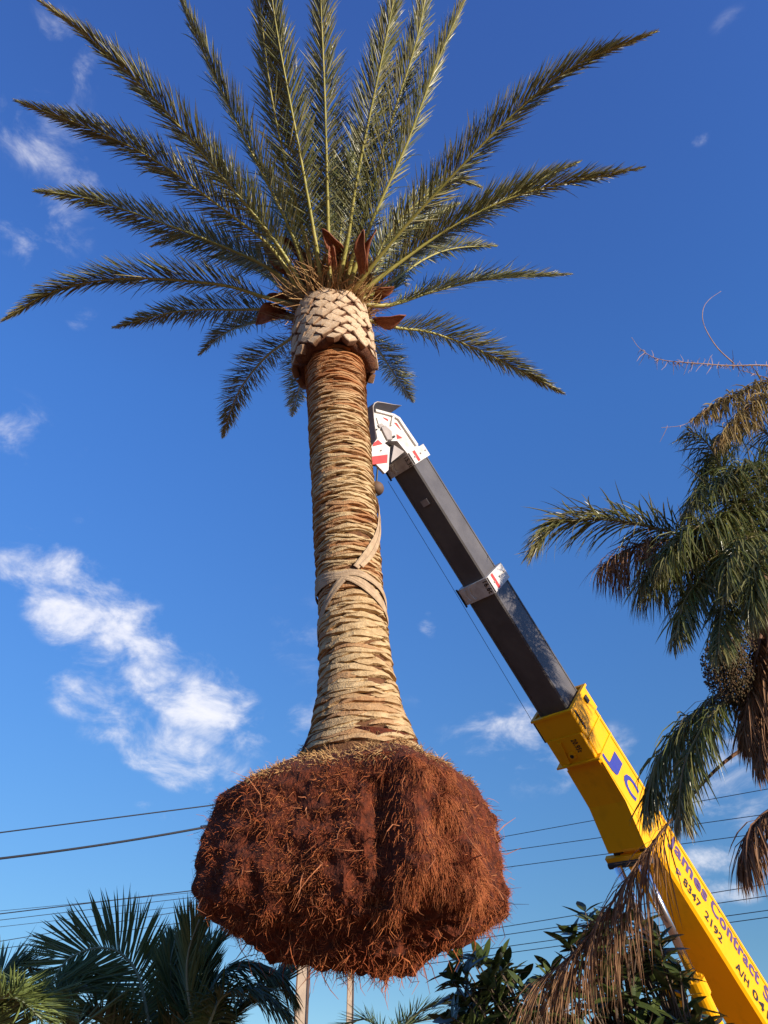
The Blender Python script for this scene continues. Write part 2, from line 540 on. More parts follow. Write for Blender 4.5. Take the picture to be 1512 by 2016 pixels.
# leaf scars: overlapping lens-shaped ridges
scars = []
z = .02; row = 0
while z < TL + .1:
    dz = .035 if z > 1.6 else (.044 if z > 1.0 else (.052 if z > .45 else .034))
    per = 4 if row % 2 else 5
    off = row * 2.39996
    for q in range(per):
        scars.append((off + q * 2 * math.pi / per + rng.normal(0, .12), z + rng.normal(0, .010), row))
    z += dz; row += 1
def scar_shape(mb, th0, z0):
    n = 11
    R = Rad(z0)
    hw = rng.uniform(.26, .40) / R * .82
    hh = rng.uniform(.028, .046) * (1.2 if z0 < 1.1 else (.95 if z0 < 1.6 else .74))
    bul = rng.uniform(.010, .022) * (1.4 if z0 < 1.3 else 1)
    tilt = rng.normal(0, .012); ph = rng.uniform(0, 6)
    s = np.linspace(-1, 1, n)
    V = []
    for jj, (fz, fr) in enumerate(((-1.0, -.016), (-.82, 1.0), (.1, .75), (1.0, -.02))):
        for x in s:
            env = max(0, 1 - x * x) ** .6
            th = th0 + x * hw
            zz = z0 + fz * hh * env + tilt * x + .010 * math.sin(2.3 * x * 2 + ph) + rng.normal(0, .0045) + .02 * (1 - abs(x)) - .01
            rr = Rad(zz) + (fr if fr < 0 else fr * bul * (.25 + .75 * env)) + rng.normal(0, .002)
            V.append(tp(th, zz, rr))
    f = []
    for jj in range(3):
        for x in range(n - 1):
            a = jj * n + x
            f.append([a, a + 1, a + n + 1, a + n])
    frac = z0 / TL
    red = max(0, (frac - .80) / .2) * .85 + (rng.random() < .28) * rng.uniform(.25, .75) + abs(rng.normal(0, .10))
    mb.add(V, f, var=min(red, 1))
def vis(s):
    return math.cos(s[0])
order = sorted(range(len(scars)), key=lambda a: -(vis(scars[a]) + .0))
parts = set(order[:290])
rest = MB()
for a, (th, z, row) in enumerate(scars):
    if a in parts:
        mb = MB(); scar_shape(mb, th, z); mb.build('leaf_scar', M['tan'], TRUNK, PB)
    else:
        scar_shape(rest, th, z)
tag(rest.build('leaf_scars', M['tan'], TRUNK, PB), kind='stuff')

# pruned collar
CR = .5 * 166 / F * ((PT + AX * .3 - CAM) @ FW)
CH = 1.02
cl = MB()
prof = [(.10, Rad(TL) - .01), (.08, CR * .80), (.12, CR * .93), (.2, CR * .955), (CH * .55, CR * .93), (CH * .9, CR * .85), (CH, CR * .7), (CH + .1, .2)]
nc = 48; V = []
for z, r_ in prof:
    for k in range(nc):
        th = 2 * math.pi * k / nc
        V.append(tp(th, TL + z + (.035 * math.sin(3 * th + 1) + .03 * math.sin(7 * th) if z < .15 else 0), r_ * (1 + .03 * math.sin(5 * th + z * 4) * (z < .15))))
i = np.arange(len(prof) - 1)[:, None] * nc; j = np.arange(nc)[None]; k2 = (j + 1) % nc
cl.add(V, np.stack([i + j, i + k2, i + nc + k2, i + nc + j], -1).reshape(-1, 4))
COLLAR = cl.build('pruned_collar', M['collar'], PALM, PB, smooth=True)
def boot_mesh(seed):
    r = np.random.default_rng(seed)
    out = np.array([(-.5, .0), (-.30, .26), (-.02, .46), (.28, .28), (.5, .02), (.27, -.27), (0, -.5), (-.29, -.25)])
    out = out + r.normal(0, .025, out.shape)
    mb = MB()
    n = 8
    back = np.c_[out[:, 0] * .90, out[:, 1] * .90, np.full(n, -.42)]
    front = np.c_[out[:, 0] * .97, out[:, 1] * .97, .0 + r.normal(0, .02, n)]
    bev = np.c_[out[:, 0] * .84, out[:, 1] * .84, .075 + r.normal(0, .02, n)]
    mid = np.array([[0, 0, .10 + r.normal(0, .02)]])
    V = np.concatenate([back, front, bev, mid])
    q = []
    for k in range(n):
        l = (k + 1) % n
        q += [[k, l, n + l, n + k], [n + k, n + l, 2 * n + l, 2 * n + k]]
    t = [[2 * n + k, 2 * n + (k + 1) % n, 3 * n] for k in range(n)]
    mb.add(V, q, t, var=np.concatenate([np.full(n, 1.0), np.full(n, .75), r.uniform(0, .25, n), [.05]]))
    o = mb.build('leaf_base', M['boot'])
    me = o.data
    bpy.data.objects.remove(o)
    return me
bm_ = [boot_mesh(s) for s in range(6)]
PER = 15
ROWS = 12
for row in range(ROWS):
    zf = .13 + row * (CH - .15) / (ROWS - 1)
    rad = np.interp(zf, [0, .15, CH * .55, CH * .9, CH], [CR * .955, CR * .985, CR * .96, CR * .88, CR * .8])
    for q in range(PER):
        th = (q + .5 * (row % 2)) * 2 * math.pi / PER + rng.normal(0, .03)
        p = tp(th, TL + zf + rng.normal(0, .012), rad + rng.normal(0, .008))
        nrm = E1 * math.sin(th) + E2 * math.cos(th)
        nrm = unit(nrm + AX * rng.normal(.05, .09) + E1 * rng.normal(0, .05))
        u = unit(np.cross(AX, nrm)); v = unit(np.cross(nrm, u))
        an = rng.normal(0, .10)
        u, v = u * math.cos(an) + v * math.sin(an), v * math.cos(an) - u * math.sin(an)
        sx = 2 * math.pi * rad / PER * rng.uniform(.90, 1.05); sy = 2 * (CH - .15) / (ROWS - 1) * rng.uniform(.86, 1.05)
        if row == 0 and rng.random() < .3: sy *= .6
        o = bpy.data.objects.new('leaf_base', bm_[rng.integers(6)])
        COL.objects.link(o)
        o.parent = COLLAR
        Mx = Matrix([[u[a] * sx, v[a] * sy, nrm[a] * .15, (p - PB)[a]] for a in range(3)] + [[0, 0, 0, 1]])
        o.matrix_local = Mx

# fronds of the date palm: stalk traced, tip distance from the usual frond length
CC = PB + AX * (TL + CH + .10)
FR = [  # base px, mids, tip, length, near(-1)/far(+1)
    ([(598, 572), (545, 480), (430, 340), (300, 190), (170, 70)], (75, 0), 4.3, -1, .9),
    ([(590, 580), (540, 495), (450, 420), (300, 312), (170, 250)], (30, 198), 4.1, -1, .4),
    ([(585, 590), (540, 535), (450, 490), (300, 432), (170, 390)], (68, 375), 4.0, -1, .3),
    ([(580, 612), (520, 585), (430, 560), (250, 548), (110, 572)], (4, 632), 3.9, -1, .6),
    ([(580, 622), (540, 611), (470, 610), (350, 613)], (222, 645), 3.2, 1, .3),
    ([(580, 635), (540, 628), (450, 652)], (391, 700), 3.0, 1, .3),
    ([(582, 655), (570, 668), (520, 706), (468, 775)], (438, 862), 3.4, 1, .3),
    ([(615, 665), (600, 700), (592, 750)], (575, 820), 3.4, 1, .3),
    ([(725, 655), (745, 690), (775, 735)], (813, 792), 3.4, 1, .3),
    ([(730, 640), (780, 645), (850, 655), (960, 697)], (1110, 776), 3.5, 1, .4),
    ([(730, 612), (770, 600), (850, 575), (960, 550)], (1124, 540), 3.4, 1, .3),
    ([(725, 590), (770, 555), (840, 508), (900, 488)], (978, 484), 3.0, 1, .3),
    ([(718, 580), (770, 530), (900, 440), (1050, 375)], (1267, 330), 4.1, -1, .4),
    ([(722, 585), (800, 505), (950, 418), (1050, 360)], (1142, 318), 3.6, -1, .3),
    ([(705, 575), (760, 490), (840, 400), (1000, 235), (1130, 130)], (1292, 62), 4.3, -1, .5),
    ([(695, 572), (735, 430), (800, 285), (870, 100)], (930, -30), 4.1, -1, .3),
    ([(692, 570), (715, 430), (770, 240), (825, 60)], (850, -110), 4.2, -1, .4),
    ([(670, 568), (685, 470), (705, 340), (765, 50)], (795, -110), 4.2, -1, .2),
    ([(655, 568), (646, 440), (640, 210), (632, 10)], (628, -120), 4.1, -1, .2),
    ([(636, 570), (620, 470), (590, 300), (545, 60)], (522, -110), 4.2, -1, .3),
    ([(610, 570), (570, 450), (470, 250), (390, 80)], (335, -50), 4.1, -1, .2),
    ([(622, 570), (590, 430), (540, 220), (515, 40)], (500, -90), 4.1, -1, .2),
    ([(705, 570), (760, 470), (840, 385), (900, 355)], (947, 368), 2.8, 1, .9),
    ([(600, 585), (540, 540), (450, 497), (370, 463)], (298, 485), 3.0, 1, .5),
    ([(712, 575), (790, 440), (870, 330), (930, 250)], (990, 190), 3.8, -1, .3),
    ([(600, 575), (520, 440), (440, 340), (390, 290)], (340, 260), 3.7, 1, .3),
    ([(640, 570), (620, 450), (600, 350)], (580, 250), 3.6, 1, .2),
    ([(665, 570), (672, 440), (690, 340)], (712, 240), 3.6, 1, .2),
    ([(685, 570), (715, 450), (755, 370)], (800, 300), 3.5, 1, .3),
    ([(650, 570), (652, 450), (655, 360)], (660, 280), 3.4, 1, .2),
    ([(625, 570), (580, 460), (545, 380)], (505, 310), 3.4, 1, .2),
    ([(705, 575), (760, 500), (830, 440)], (905, 400), 3.4, 1, .3),
    ([(690, 570), (728, 430), (772, 330)], (835, 220), 3.8, -1, .2),
    ([(726, 605), (760, 580), (785, 552)], (800, 562), 1.4, 1, .9),
    ([(590, 600), (545, 560), (480, 520)], (410, 505), 3.0, 1, .3),
]
# fronds that come forward rise from the crown at this angle (degrees), which sets how far the tip is
RISE = {0: 25, 1: 22, 2: 22, 3: 0, 12: 20, 13: 30, 14: 20, 15: 46, 16: 47, 17: 46, 18: 48, 19: 46, 20: 42, 21: 45, 24: 50, 32: 60}
for fi, (path, tip, L, sg, tipvar) in enumerate(FR):
    if fi in (24, 26, 28, 32): continue
    # the root point of the stalk, on the ring above the collar
    b0 = path[0]
    wdt = (b0[0] - 655) / 75.0
    th = math.asin(max(-.95, min(.95, wdt)))
    back = sg > 0 and b0[1] < 640 and tip[1] < 640 and abs(wdt) < .9 or tip[1] > 640 and b0[1] > 630
    if sg > 0 and (tip[1] > 600 or back): th = math.pi - th if th >= 0 else -math.pi - th
    base = tp(th, TL + CH - .02 + rng.uniform(-.05, .1), CR * .62)
    d = ray(*tip); du = unit(d)
    bc = base - CAM
    tca = bc @ du; d2 = bc @ bc - tca ** 2
    s = math.sqrt(max(0.0, L * L - d2))
    tipP = CAM + du * (tca + sg * s)
    if fi in RISE:
        ts = np.linspace(4, 16, 2400)
        vv = CAM + du * ts[:, None] - base
        ee = np.degrees(np.arcsin(vv[:, 2] / np.linalg.norm(vv, axis=1)))
        kk = np.argmin(np.abs(ee - RISE[fi]))
        tipP = CAM + du * ts[kk]
    pix = [px(base)] + [np.array(p, float) for p in path[1:]] + [np.array(tip, float)]
    cum = np.concatenate([[0], np.cumsum([np.linalg.norm(pix[a + 1] - pix[a]) for a in range(len(pix) - 1)])])
    cum /= cum[-1]
    z0, z1 = (base - CAM) @ FW, (tipP - CAM) @ FW
    pts = [base] + [atd(p[0], p[1], 1 / ((1 - c) / z0 + c / z1)) for p, c in zip(pix[1:], cum[1:])]
    LL = np.linalg.norm(tipP - base)
    par = dict(t0=.13 if L > 2 else .1, num=int(80 * LL) if LL > 2 else 80, length=.50 if L > 3.3 else .42, width=.0150, a0=.92, a1=.22,
               vee=.42, jit=.08, vj=.25, tipvar=tipvar, vs=.32, roll=.6, prof=[.30, .6, .95, 1, .74, .34, .12], twist=rng.normal(0, .35), curl=.08, droop=.05)
    make_frond(PALM, PB, pts, par, M['leaf'], M['rachis'], .050, .006, rng)

# dry spathes in the crown
def spathe(base, tip, w, open_=.5):
    mb = MB()
    ax = unit(tip - base); L = np.linalg.norm(tip - base)
    u = unit(np.cross(ax, CAM - base)); v = np.cross(u, ax)
    ro = rng.normal(0, .5); u, v = u * math.cos(ro) + v * math.sin(ro), v * math.cos(ro) - u * math.sin(ro)
    bend = rng.normal(0, .05); ph = rng.uniform(0, 6)
    n, m = 9, 7
    V = []
    for a in range(n):
        f = a / (n - 1)
        ww = w * math.sin(math.pi * min(1, .08 + .9 * f)) ** .8 * (1 if f < .97 else .2)
        for b in range(m):
            c = -1 + 2 * b / (m - 1)
            V.append(base + ax * L * f + u * ww * c * .5 + v * ww * (.45 * (c * c) - .2) + v * .08 * math.sin(f * 3) + u * bend * f * f + u * .012 * math.sin(f * 9 + ph) * abs(c) + v * .015 * math.sin(f * 7 + c * 2 + ph))
    q = [[a * m + b, a * m + b + 1, (a + 1) * m + b + 1, (a + 1) * m + b] for a in range(n - 1) for b in range(m - 1)]
    mb.add(V, q)
    o = mb.build('spathe', M['spathe'], PALM, PB, smooth=True)
    so = o.modifiers.new('thick', 'SOLIDIFY'); so.thickness = .012
    return o
cd = (CC - CAM) @ FW
for bpx, tpx_, d0, d1, w in (((716, 540), (712, 452), -.42, -.66, .12), ((722, 535), (738, 450), -.36, -.62, .10), ((672, 500), (632, 452), -.30, -.60, .15),
                             ((646, 545), (650, 478), -.30, -.50, .10), ((570, 545), (512, 484), .0, -.12, .15), ((600, 530), (552, 462), .05, -.15, .17),
                             ((565, 612), (505, 642), .1, -.05, .25), ((735, 630), (800, 624), .1, -.05, .16), ((735, 592), (776, 564), .15, 0, .12), ((570, 600), (520, 588), .1, -.05, .14)):
    spathe(atd(*bpx, cd + d0), atd(*tpx_, cd + d1), w * rng.uniform(.9, 1.1))
# brown fibre and flower stalks between the leaf bases
fb = MB()
for k in range(2600):
    th = rng.uniform(-math.pi, math.pi)
    p = tp(th, TL + CH + rng.uniform(-.1, .5), CR * rng.uniform(.35, .85))
    d = unit((E1 * math.sin(th) + E2 * math.cos(th)) * rng.uniform(.2, 1) + AX * rng.uniform(.2, 1.2) + rng.normal(0, .35, 3))
    l = rng.uniform(.15, .55)
    c1 = p + d * l * .5 + rng.normal(0, .03, 3); c2 = p + d * l + rng.normal(0, .06, 3) - np.array([0, 0, .05])
    fb.tube([p, c1, c2], [.007, .005, .002], 3, caps=False, var=rng.random())
tag(fb.build('crown_fibres', M['fibre'], PALM, PB), kind='stuff')

# ------------------------------------------------------------------ root ball
plan = np.array([.885, .92]) * np.array([(-1.30, -.30), (-1.02, -.62), (-.35, -.86), (.33, -1.14), (.46, -1.18), (.84, -.98), (1.12, -.45), (1.20, .25), (.9, .95), (.2, 1.2), (-.7, 1.1), (-1.25, .5)])
pang = np.arctan2(plan[:, 0], -plan[:, 1])
def plan_r(th):                          # distance from axis to the plan outline in direction th
    d = np.array([math.sin(th), -math.cos(th)])
    best = 0
    n = len(plan)
    for k in range(n):
        a, b = plan[k], plan[(k + 1) % n]
        e = b - a
        den = d[0] * e[1] - d[1] * e[0]
        if abs(den) < 1e-9: continue
        t = (a[0] * e[1] - a[1] * e[0]) / den
        u = (a[0] * d[1] - a[1] * d[0]) / den
        if t > 0 and -1e-6 <= u <= 1 + 1e-6: best = max(best, t)
    return best
NT = 220
THS = np.linspace(-math.pi, math.pi, NT, endpoint=False)
PR = np.array([plan_r(t) for t in THS])
XA = PB[0] + .0
prof = []                                # (z above trunk foot, fraction of plan radius)
# z is measured down from the trunk foot; shoulder, sides, ragged underside
PROF = [(.10, None), (-.04, .45), (-.14, .70), (-.24, .88), (-.31, .95), (-.40, .97), (-.54, .985), (-.70, 1.01), (-.86, 1.03), (-.98, 1.03), (-1.08, 1.0), (-1.16, .94), (-1.24, .84),
        (-1.32, .71), (-1.40, .58), (-1.47, .44), (-1.51, .27), (-1.53, .02)]
GRID = np.random.default_rng(3).uniform(-1, 1, (32, 32, 32))
def vnoise(P):
    i = np.floor(P).astype(int); f = P - i; f = f * f * (3 - 2 * f)
    out = 0
    for a in (0, 1):
        for b in (0, 1):
            for c in (0, 1):
                w = (f[..., 0] if a else 1 - f[..., 0]) * (f[..., 1] if b else 1 - f[..., 1]) * (f[..., 2] if c else 1 - f[..., 2])
                out = out + w * GRID[(i[..., 0] + a) % 32, (i[..., 1] + b) % 32, (i[..., 2] + c) % 32]
    return out
def ball_pt(th, a):
    i = min(int(a), len(PROF) - 2); f = a - i
    k = (th + math.pi) / (2 * math.pi) * NT
    k0 = int(k) % NT; kf = k - int(k)
    R = PR[k0] * (1 - kf) + PR[(k0 + 1) % NT] * kf
    z0, f0 = PROF[i]; z1, f1 = PROF[i + 1]
    if f0 is None: f0 = Rad(.05) / R
    z = z0 * (1 - f) + z1 * f; fr = f0 * (1 - f) + f1 * f
    # the top slopes down to the left, rises on the right
    sl = math.sin(th) * R * fr
    if a > 9 and sl > .2: fr *= 1 + .11 * min(1, (sl - .2) / .5) * min(1, (a - 9) / 2)
    if a > 9 and sl < -.5: fr *= 1 + .05 * min(1, (-sl - .5) / .5) * min(1, (a - 9) / 2)
    z += np.interp(a, [0, 2, 5, 12, 17], [0, 0, .0, .0, 0]) + (np.interp(sl, [-1.3, -.4, .3, 1.2], [-.10, .0, .02, -.13]) if a < 6 else 0) * min(1, a / 2)
    p = np.array([PB[0] + math.sin(th) * R * fr, PB[1] - math.cos(th) * R * fr, PB[2] + z])
    return p
nA = 110
AS = np.linspace(0, len(PROF) - 1, nA)
Vb = np.array([[ball_pt(t, a) for t in THS] for a in AS])
ctr = PB + np.array([0, 0, -.8])
Nrm = Vb - ctr; Nrm /= np.linalg.norm(Nrm, axis=2)[:, :, None]
amp = np.interp(AS, [0, 3, 5, 12, 17], [.0, .02, .055, .10, .11])
dsp = vnoise(Vb * 2.3) * .18 + vnoise(Vb * 5.1 + 9) * .62 + vnoise(Vb * 11 + 3) * .5 + vnoise(Vb * 23 + 5) * .25
Vb = Vb + Nrm * (dsp * amp[:, None])[..., None]
hol = np.where((THS > .02) & (THS < .265), np.sin(((THS - .02) / .245) ** 2.2 * math.pi), 0)[None] * ((AS > 5) & (AS < 12))[:, None]
Vb = Vb - Nrm * (hol * .10)[..., None]      # hollow shaped beside the ridge to produce a shadow there
BALL = empty('root_ball', (0, 0, 0))
BALL.parent = PALM
sb = MB()
i = np.arange(nA - 1)[:, None] * NT; j = np.arange(NT)[None]; k2 = (j + 1) % NT
sb.add(Vb.reshape(-1, 3), np.stack([i + j, i + k2, i + NT + k2, i + NT + j], -1).reshape(-1, 4))
SO = sb.build('soil', M['soil'], BALL, PB, smooth=False)
# roots
def roots(count, lrange, rrange, name, m, seed, amin, amax, down, outw, tang, jit=.25, front=.85, var=None, wob=.12, clump=0.0, trange=None):
    r = np.random.default_rng(seed)
    a = r.uniform(amin, amax, count) / (len(PROF) - 1) * (nA - 1)
    t = np.where(r.random(count) < front, r.uniform(-2.0, 2.0, count), r.uniform(-math.pi, math.pi, count))
    if trange: t = r.uniform(*trange, count) + r.normal(0, .06, count) * (1 + (a > 9))
    k = ((t + math.pi) / (2 * math.pi) * NT)
    if clump:                            # matted tufts with bare earth between
        fld = np.sin(t * 9 + a * .35) * np.sin(a * .8 - t * 5) + np.sin(t * 21 - a * .6) * np.sin(a * 1.5 + t * 13) * .8
        keep = fld + r.normal(0, .35, count) > -clump
        a, t, k = a[keep], t[keep], k[keep]; count = len(a)
    ai = a.astype(int).clip(0, nA - 2); ti = k.astype(int) % NT
    fa = (a - ai)[:, None]; ft = (k - k.astype(int))[:, None]
    tj = (ti + 1) % NT
    P = (Vb[ai, ti] * (1 - fa) + Vb[ai + 1, ti] * fa) * (1 - ft) + (Vb[ai, tj] * (1 - fa) + Vb[ai + 1, tj] * fa) * ft
    tgt = Vb[ai, tj] - Vb[ai, ti]; tgt /= np.linalg.norm(tgt, axis=1)[:, None] + 1e-9
    dwn = Vb[ai + 1, ti] - Vb[ai, ti]; dwn /= np.linalg.norm(dwn, axis=1)[:, None] + 1e-9
    N = np.cross(dwn, tgt)
    N *= np.sign(np.sum(N * Nrm[ai, ti], axis=1))[:, None]
    d = N * r.normal(outw, .25, count)[:, None] + dwn * r.normal(down, .35, count)[:, None] + tgt * r.normal(0, tang, count)[:, None] + r.normal(0, jit, (count, 3))
    d /= np.linalg.norm(d, axis=1)[:, None]
    cl_ = vnoise(P * 7.0)
    l = (r.uniform(*lrange, count) * np.clip(1 + cl_ * .9, .35, 1.45))[:, None]
    P = P - N * .012
    rad = r.uniform(*rrange, count)[:, None]
    S = 4
    V = []
    W1 = np.cross(d, N); W1 /= np.linalg.norm(W1, axis=1)[:, None] + 1e-9
    W2 = np.cross(d, W1)
    c = P.copy()
    for s in range(S):
        rr = rad * (1 - s / (S - 1) * .75)
        for q in range(3):
            an = q * 2.0944
            V.append(c + W1 * rr * math.cos(an) + W2 * rr * math.sin(an))
        d = d + r.normal(0, wob * 2.2, d.shape) + np.array([0, 0, -.22])
        d /= np.linalg.norm(d, axis=1)[:, None]
        c = c + d * l / (S - 1)
    V = np.stack(V, 1).reshape(-1, 3)
    o = (np.arange(count) * 3 * S)[:, None]
    Q = []
    for s in range(S - 1):
        for q in range(3):
            q2 = (q + 1) % 3
            Q.append(o + np.array([s * 3 + q, s * 3 + q2, s * 3 + 3 + q2, s * 3 + 3 + q]))
    vv = (np.clip(np.abs(r.normal(0, .26, count)) + np.clip(vnoise(P * 4 + 11), 0, 1) * .35, 0, 1) if var is None else r.uniform(*var, count))
    mb = MB()
    mb.add(V, np.concatenate(Q), var=np.repeat(vv, 3 * S))
    ob = mb.build(name, m, BALL, PB)
    tag(ob, kind='stuff')
    return ob
roots(62000, (.018, .062), (.0017, .0036), 'fine_roots', M['root'], 1, 2.8, 13.0, .45, .36, .55, wob=.32, clump=.55)
roots(3000, (.06, .15), (.0022, .0042), 'long_roots', M['root'], 2, 4, 12.5, .55, .26, .6, wob=.30, clump=.1)
roots(7000, (.05, .13), (.0017, .0034), 'comb_roots', M['root'], 6, 3.6, 12, .9, .22, .10, wob=.06, trange=(.33, .72), jit=.08, var=(.1, .55))  # paler colour paints the sun on this corner face
roots(170, (.14, .30), (.0040, .0070), 'thick_roots', M['paleroot'], 3, 5, 12, .4, .25, .9, wob=.35)
roots(3200, (.04, .12), (.0025, .005), 'hanging_roots', M['root'], 4, 11.5, 16.8, .2, .6, .5, wob=.25, clump=.2)
roots(200, (.10, .26), (.003, .006), 'hanging_roots', M['root'], 7, 12.5, 16.8, .2, .5, .5, wob=.34)
roots(110, (.12, .30), (.003, .0065), 'hanging_roots', M['root'], 8, 14.2, 16.9, .1, 1.0, .3, wob=.30)
roots(9000, (.03, .08), (.003, .006), 'base_fibres', M['moss'], 5, 0.2, 3.4, .5, .35, .5, var=(0, .6))

# ------------------------------------------------------------------ lifting strap
STRAP = empty('lifting_strap', tp(0, zc_of(1160), Rad(zc_of(1160))), 'beige webbing sling choked around the palm trunk', 'strap')
SL = np.array(STRAP.location)
def band(path, w, n=40, off=.03, name='strap_band', free=None, tw=0):
    th = np.interp(np.linspace(0, 1, n), np.linspace(0, 1, len(path)), [p[0] for p in path])
    zz = np.interp(np.linspace(0, 1, n), np.linspace(0, 1, len(path)), [zc_of(p[1]) if p[1] > 50 else p[1] for p in path])
    ofs = np.interp(np.linspace(0, 1, n), np.linspace(0, 1, len(path)), [p[2] if len(p) > 2 else off for p in path])
    for _ in range(4):
        th[1:-1] = (th[:-2] + th[1:-1] * 2 + th[2:]) / 4; zz[1:-1] = (zz[:-2] + zz[1:-1] * 2 + zz[2:]) / 4
    P = np.array([tp(math.radians(a), b, Rad(b) + c) for a, b, c in zip(th, zz, ofs)])
    T = np.gradient(P, axis=0); T /= np.linalg.norm(T, axis=1)[:, None]
    out = np.array([E1 * math.sin(math.radians(a)) + E2 * math.cos(math.radians(a)) for a in th])
    W = np.cross(out, T); W /= np.linalg.norm(W, axis=1)[:, None]
    mb = MB(); V = []
    cs = [(-1, 0), (-.5, .35), (0, .2), (.5, .45), (1, 0), (.6, -.6), (-.6, -.6)]
    for k in range(n):
        for (x, y) in cs:
            V.append(P[k] + W[k] * x * w / 2 + out[k] * y * .014)
    m = len(cs)
    i = np.arange(n - 1)[:, None] * m; j = np.arange(m)[None]; k2 = (j + 1) % m
    mb.add(V, np.stack([i + j, i + k2, i + m + k2, i + m + j], -1).reshape(-1, 4))
    mb.p.setdefault(m, []).append(np.array([np.arange(m)[::-1], np.arange(m) + (n - 1) * m]))
    return mb.build(name, M['strap'], STRAP, SL, smooth=False)
band([(-200, 1130), (-120, 1142), (-60, 1152), (0, 1166), (50, 1196), (95, 1222), (140, 1200), (165, 1160)], .075, 60, .020)
band([(-190, 1175), (-100, 1172), (-40, 1168), (10, 1160, .034), (60, 1180, .03), (95, 1204), (160, 1175)], .065, 60, .026)
band([(-200, 1150), (-110, 1158), (-50, 1160), (0, 1172, .036), (45, 1205, .03), (95, 1236), (150, 1190)], .045, 60, .024)
band([(-150, 1275), (-80, 1245), (-45, 1208), (-10, 1172, .034)], .075, 40, .020)
band([(12, 1152, .036), (35, 1118, .026), (62, 1075, .024), (86, 1030, .026), (108, 985, .05), (150, 930, .15)], .06, 50, .03, 'lifting_tail')
band([(20, 1150, .044), (44, 1120, .034), (68, 1080, .03), (90, 1040, .034), (114, 990, .06), (152, 935, .16)], .045, 50, .03, 'lifting_tail')

# ------------------------------------------------------------------ crane
BT = atd(813, 926, 9.5); BB = atd(1494, 2016, 9.8)
ba = unit(BB - BT)
bs = unit(np.cross(ba, [0, 0, 1])); bs = -bs if bs[1] > 0 else bs
bu = unit(np.cross(ba, bs)); bu = -bu if bu[2] < 0 else bu
BL = np.linalg.norm(BB - BT)
def bp(s, l, v):
    return BT + ba * s + bs * l + bu * v
def sv(x, y, lat):                       # photo pixel on the boom's plane at lateral offset -> (s, v)
    p = on_plane(x, y, bp(0, lat, 0), bs) - BT
    return p @ ba, p @ bu
def s_edge(x, y, w, h):
    ss = np.linspace(-1.5, 12, 2700)
    q = np.array([px(bp(s, w / 2, -h / 2)) for s in ss])
    return ss[np.argmin(np.hypot(q[:, 0] - x, q[:, 1] - y))]
base_c = bp(BL + 1.1, 0, 0); base_c = np.array([base_c[0], base_c[1], 0])
CRANE = empty('mobile_crane', base_c, 'yellow telescopic mobile crane holding up the date palm', 'crane')
def seg(name, s0, s1, w, h, m, b=.018, parent=None, v0=0.0):
    """box section with chamfered edges along the boom"""
    mb = MB()
    pr = [(-w / 2 + b, -h / 2), (w / 2 - b, -h / 2), (w / 2, -h / 2 + b), (w / 2, h / 2 - b), (w / 2 - b, h / 2), (-w / 2 + b, h / 2), (-w / 2, h / 2 - b), (-w / 2, -h / 2 + b)]
    mb.prism([bp((s0 + s1) / 2, l, v + v0) for l, v in pr], ba, s1 - s0)
    return mb.build(name, m, parent or CRANE, base_c)
W1, H1 = .355, .36
W2, H2 = .42, .42
W3, H3 = .515, .53
sA0 = s_edge(800, 894, W1 + .06, H1 + .06); sA1 = s_edge(814, 916, W1 + .06, H1 + .06)
sB0 = s_edge(958, 1137, W2 + .05, H2 + .05); sB1 = s_edge(976, 1167, W2 + .05, H2 + .05)
sY0 = s_edge(1125, 1400, W3 + .05, H3 + .05); sY1 = s_edge(1149, 1443, W3 + .05, H3 + .05)
sY2 = s_edge(1183, 1484, W3, H3)
sK = s_edge(1230, 1576, W3, H3); sE = s_edge(1270, 1650, W3, H3)
S_END = BL + 1.3
s_top = seg('boom_section', sA1 - .05, sB0 + .3, W1, H1, M['black'])
s_mid = seg('boom_section', sB1 - .05, sY0 + .4, W2, H2, M['black'])
s_low = seg('boom_base_section', sY0 + .12, S_END, W3, H3, M['yellow'], b=.03)
def strip(s0, s1, l, v, wl, wv, m, name, par):
    mb = MB(); mb.box(bp((s0 + s1) / 2, l, v), (s1 - s0, wl, wv), (ba, bs, bu)); return mb.build(name, m, par, base_c)
# wear strips and edge plates along the black sections
for (par, s0, s1, w, h) in ((s_top, sA1, sB0, W1, H1), (s_mid, sB1, sY0, W2, H2)):
    strip(s0, s1, w / 2 + .003, h / 2 - .035, .008, .022, M['black'], 'edge_strip', par)
    strip(s0, s1, -w / 2 + .04, -h / 2 - .003, .02, .007, M['black'], 'edge_strip', par)
strip(sA1 + .42, sA1 + .50, .03, -H1 / 2 - .012, .10, .02, M['grey'], 'stop_plate', s_top)

def text(body, s, v, lat, size, m, face='side', parent=None, off=.004, shear=0.0, bold=.012, xs=1.0, align='LEFT', name='lettering', width=None):
    cu = bpy.data.curves.new(name, 'FONT')
    cu.body = body
    cu.size = size
    cu.offset = bold * size
    cu.shear = shear
    cu.space_character = 1.08
    cu.extrude = .0015
    cu.align_x = align
    cu.resolution_u = 3
    tmp = bpy.data.objects.new('tmp', cu)
    COL.objects.link(tmp)
    dg = bpy.context.evaluated_depsgraph_get()
    me = bpy.data.meshes.new_from_object(tmp.evaluated_get(dg))
    bpy.data.objects.remove(tmp)
    me.materials.clear()
    me.materials.append(m)
    o = bpy.data.objects.new(name, me)
    COL.objects.link(o)
    o.parent = parent
    if width:
        xs = width / max(v.co.x for v in me.vertices)
    if face == 'side':
        X_, Y_, Z_ = ba, bu, bs
    else:                                # underside
        X_, Y_, Z_ = ba, bs, -bu
    p = bp(s, lat, v) + Z_ * off - base_c
    o.matrix_local = Matrix([[X_[a] * xs, Y_[a], Z_[a], p[a]] for a in range(3)] + [[0, 0, 0, 1]])
    return o

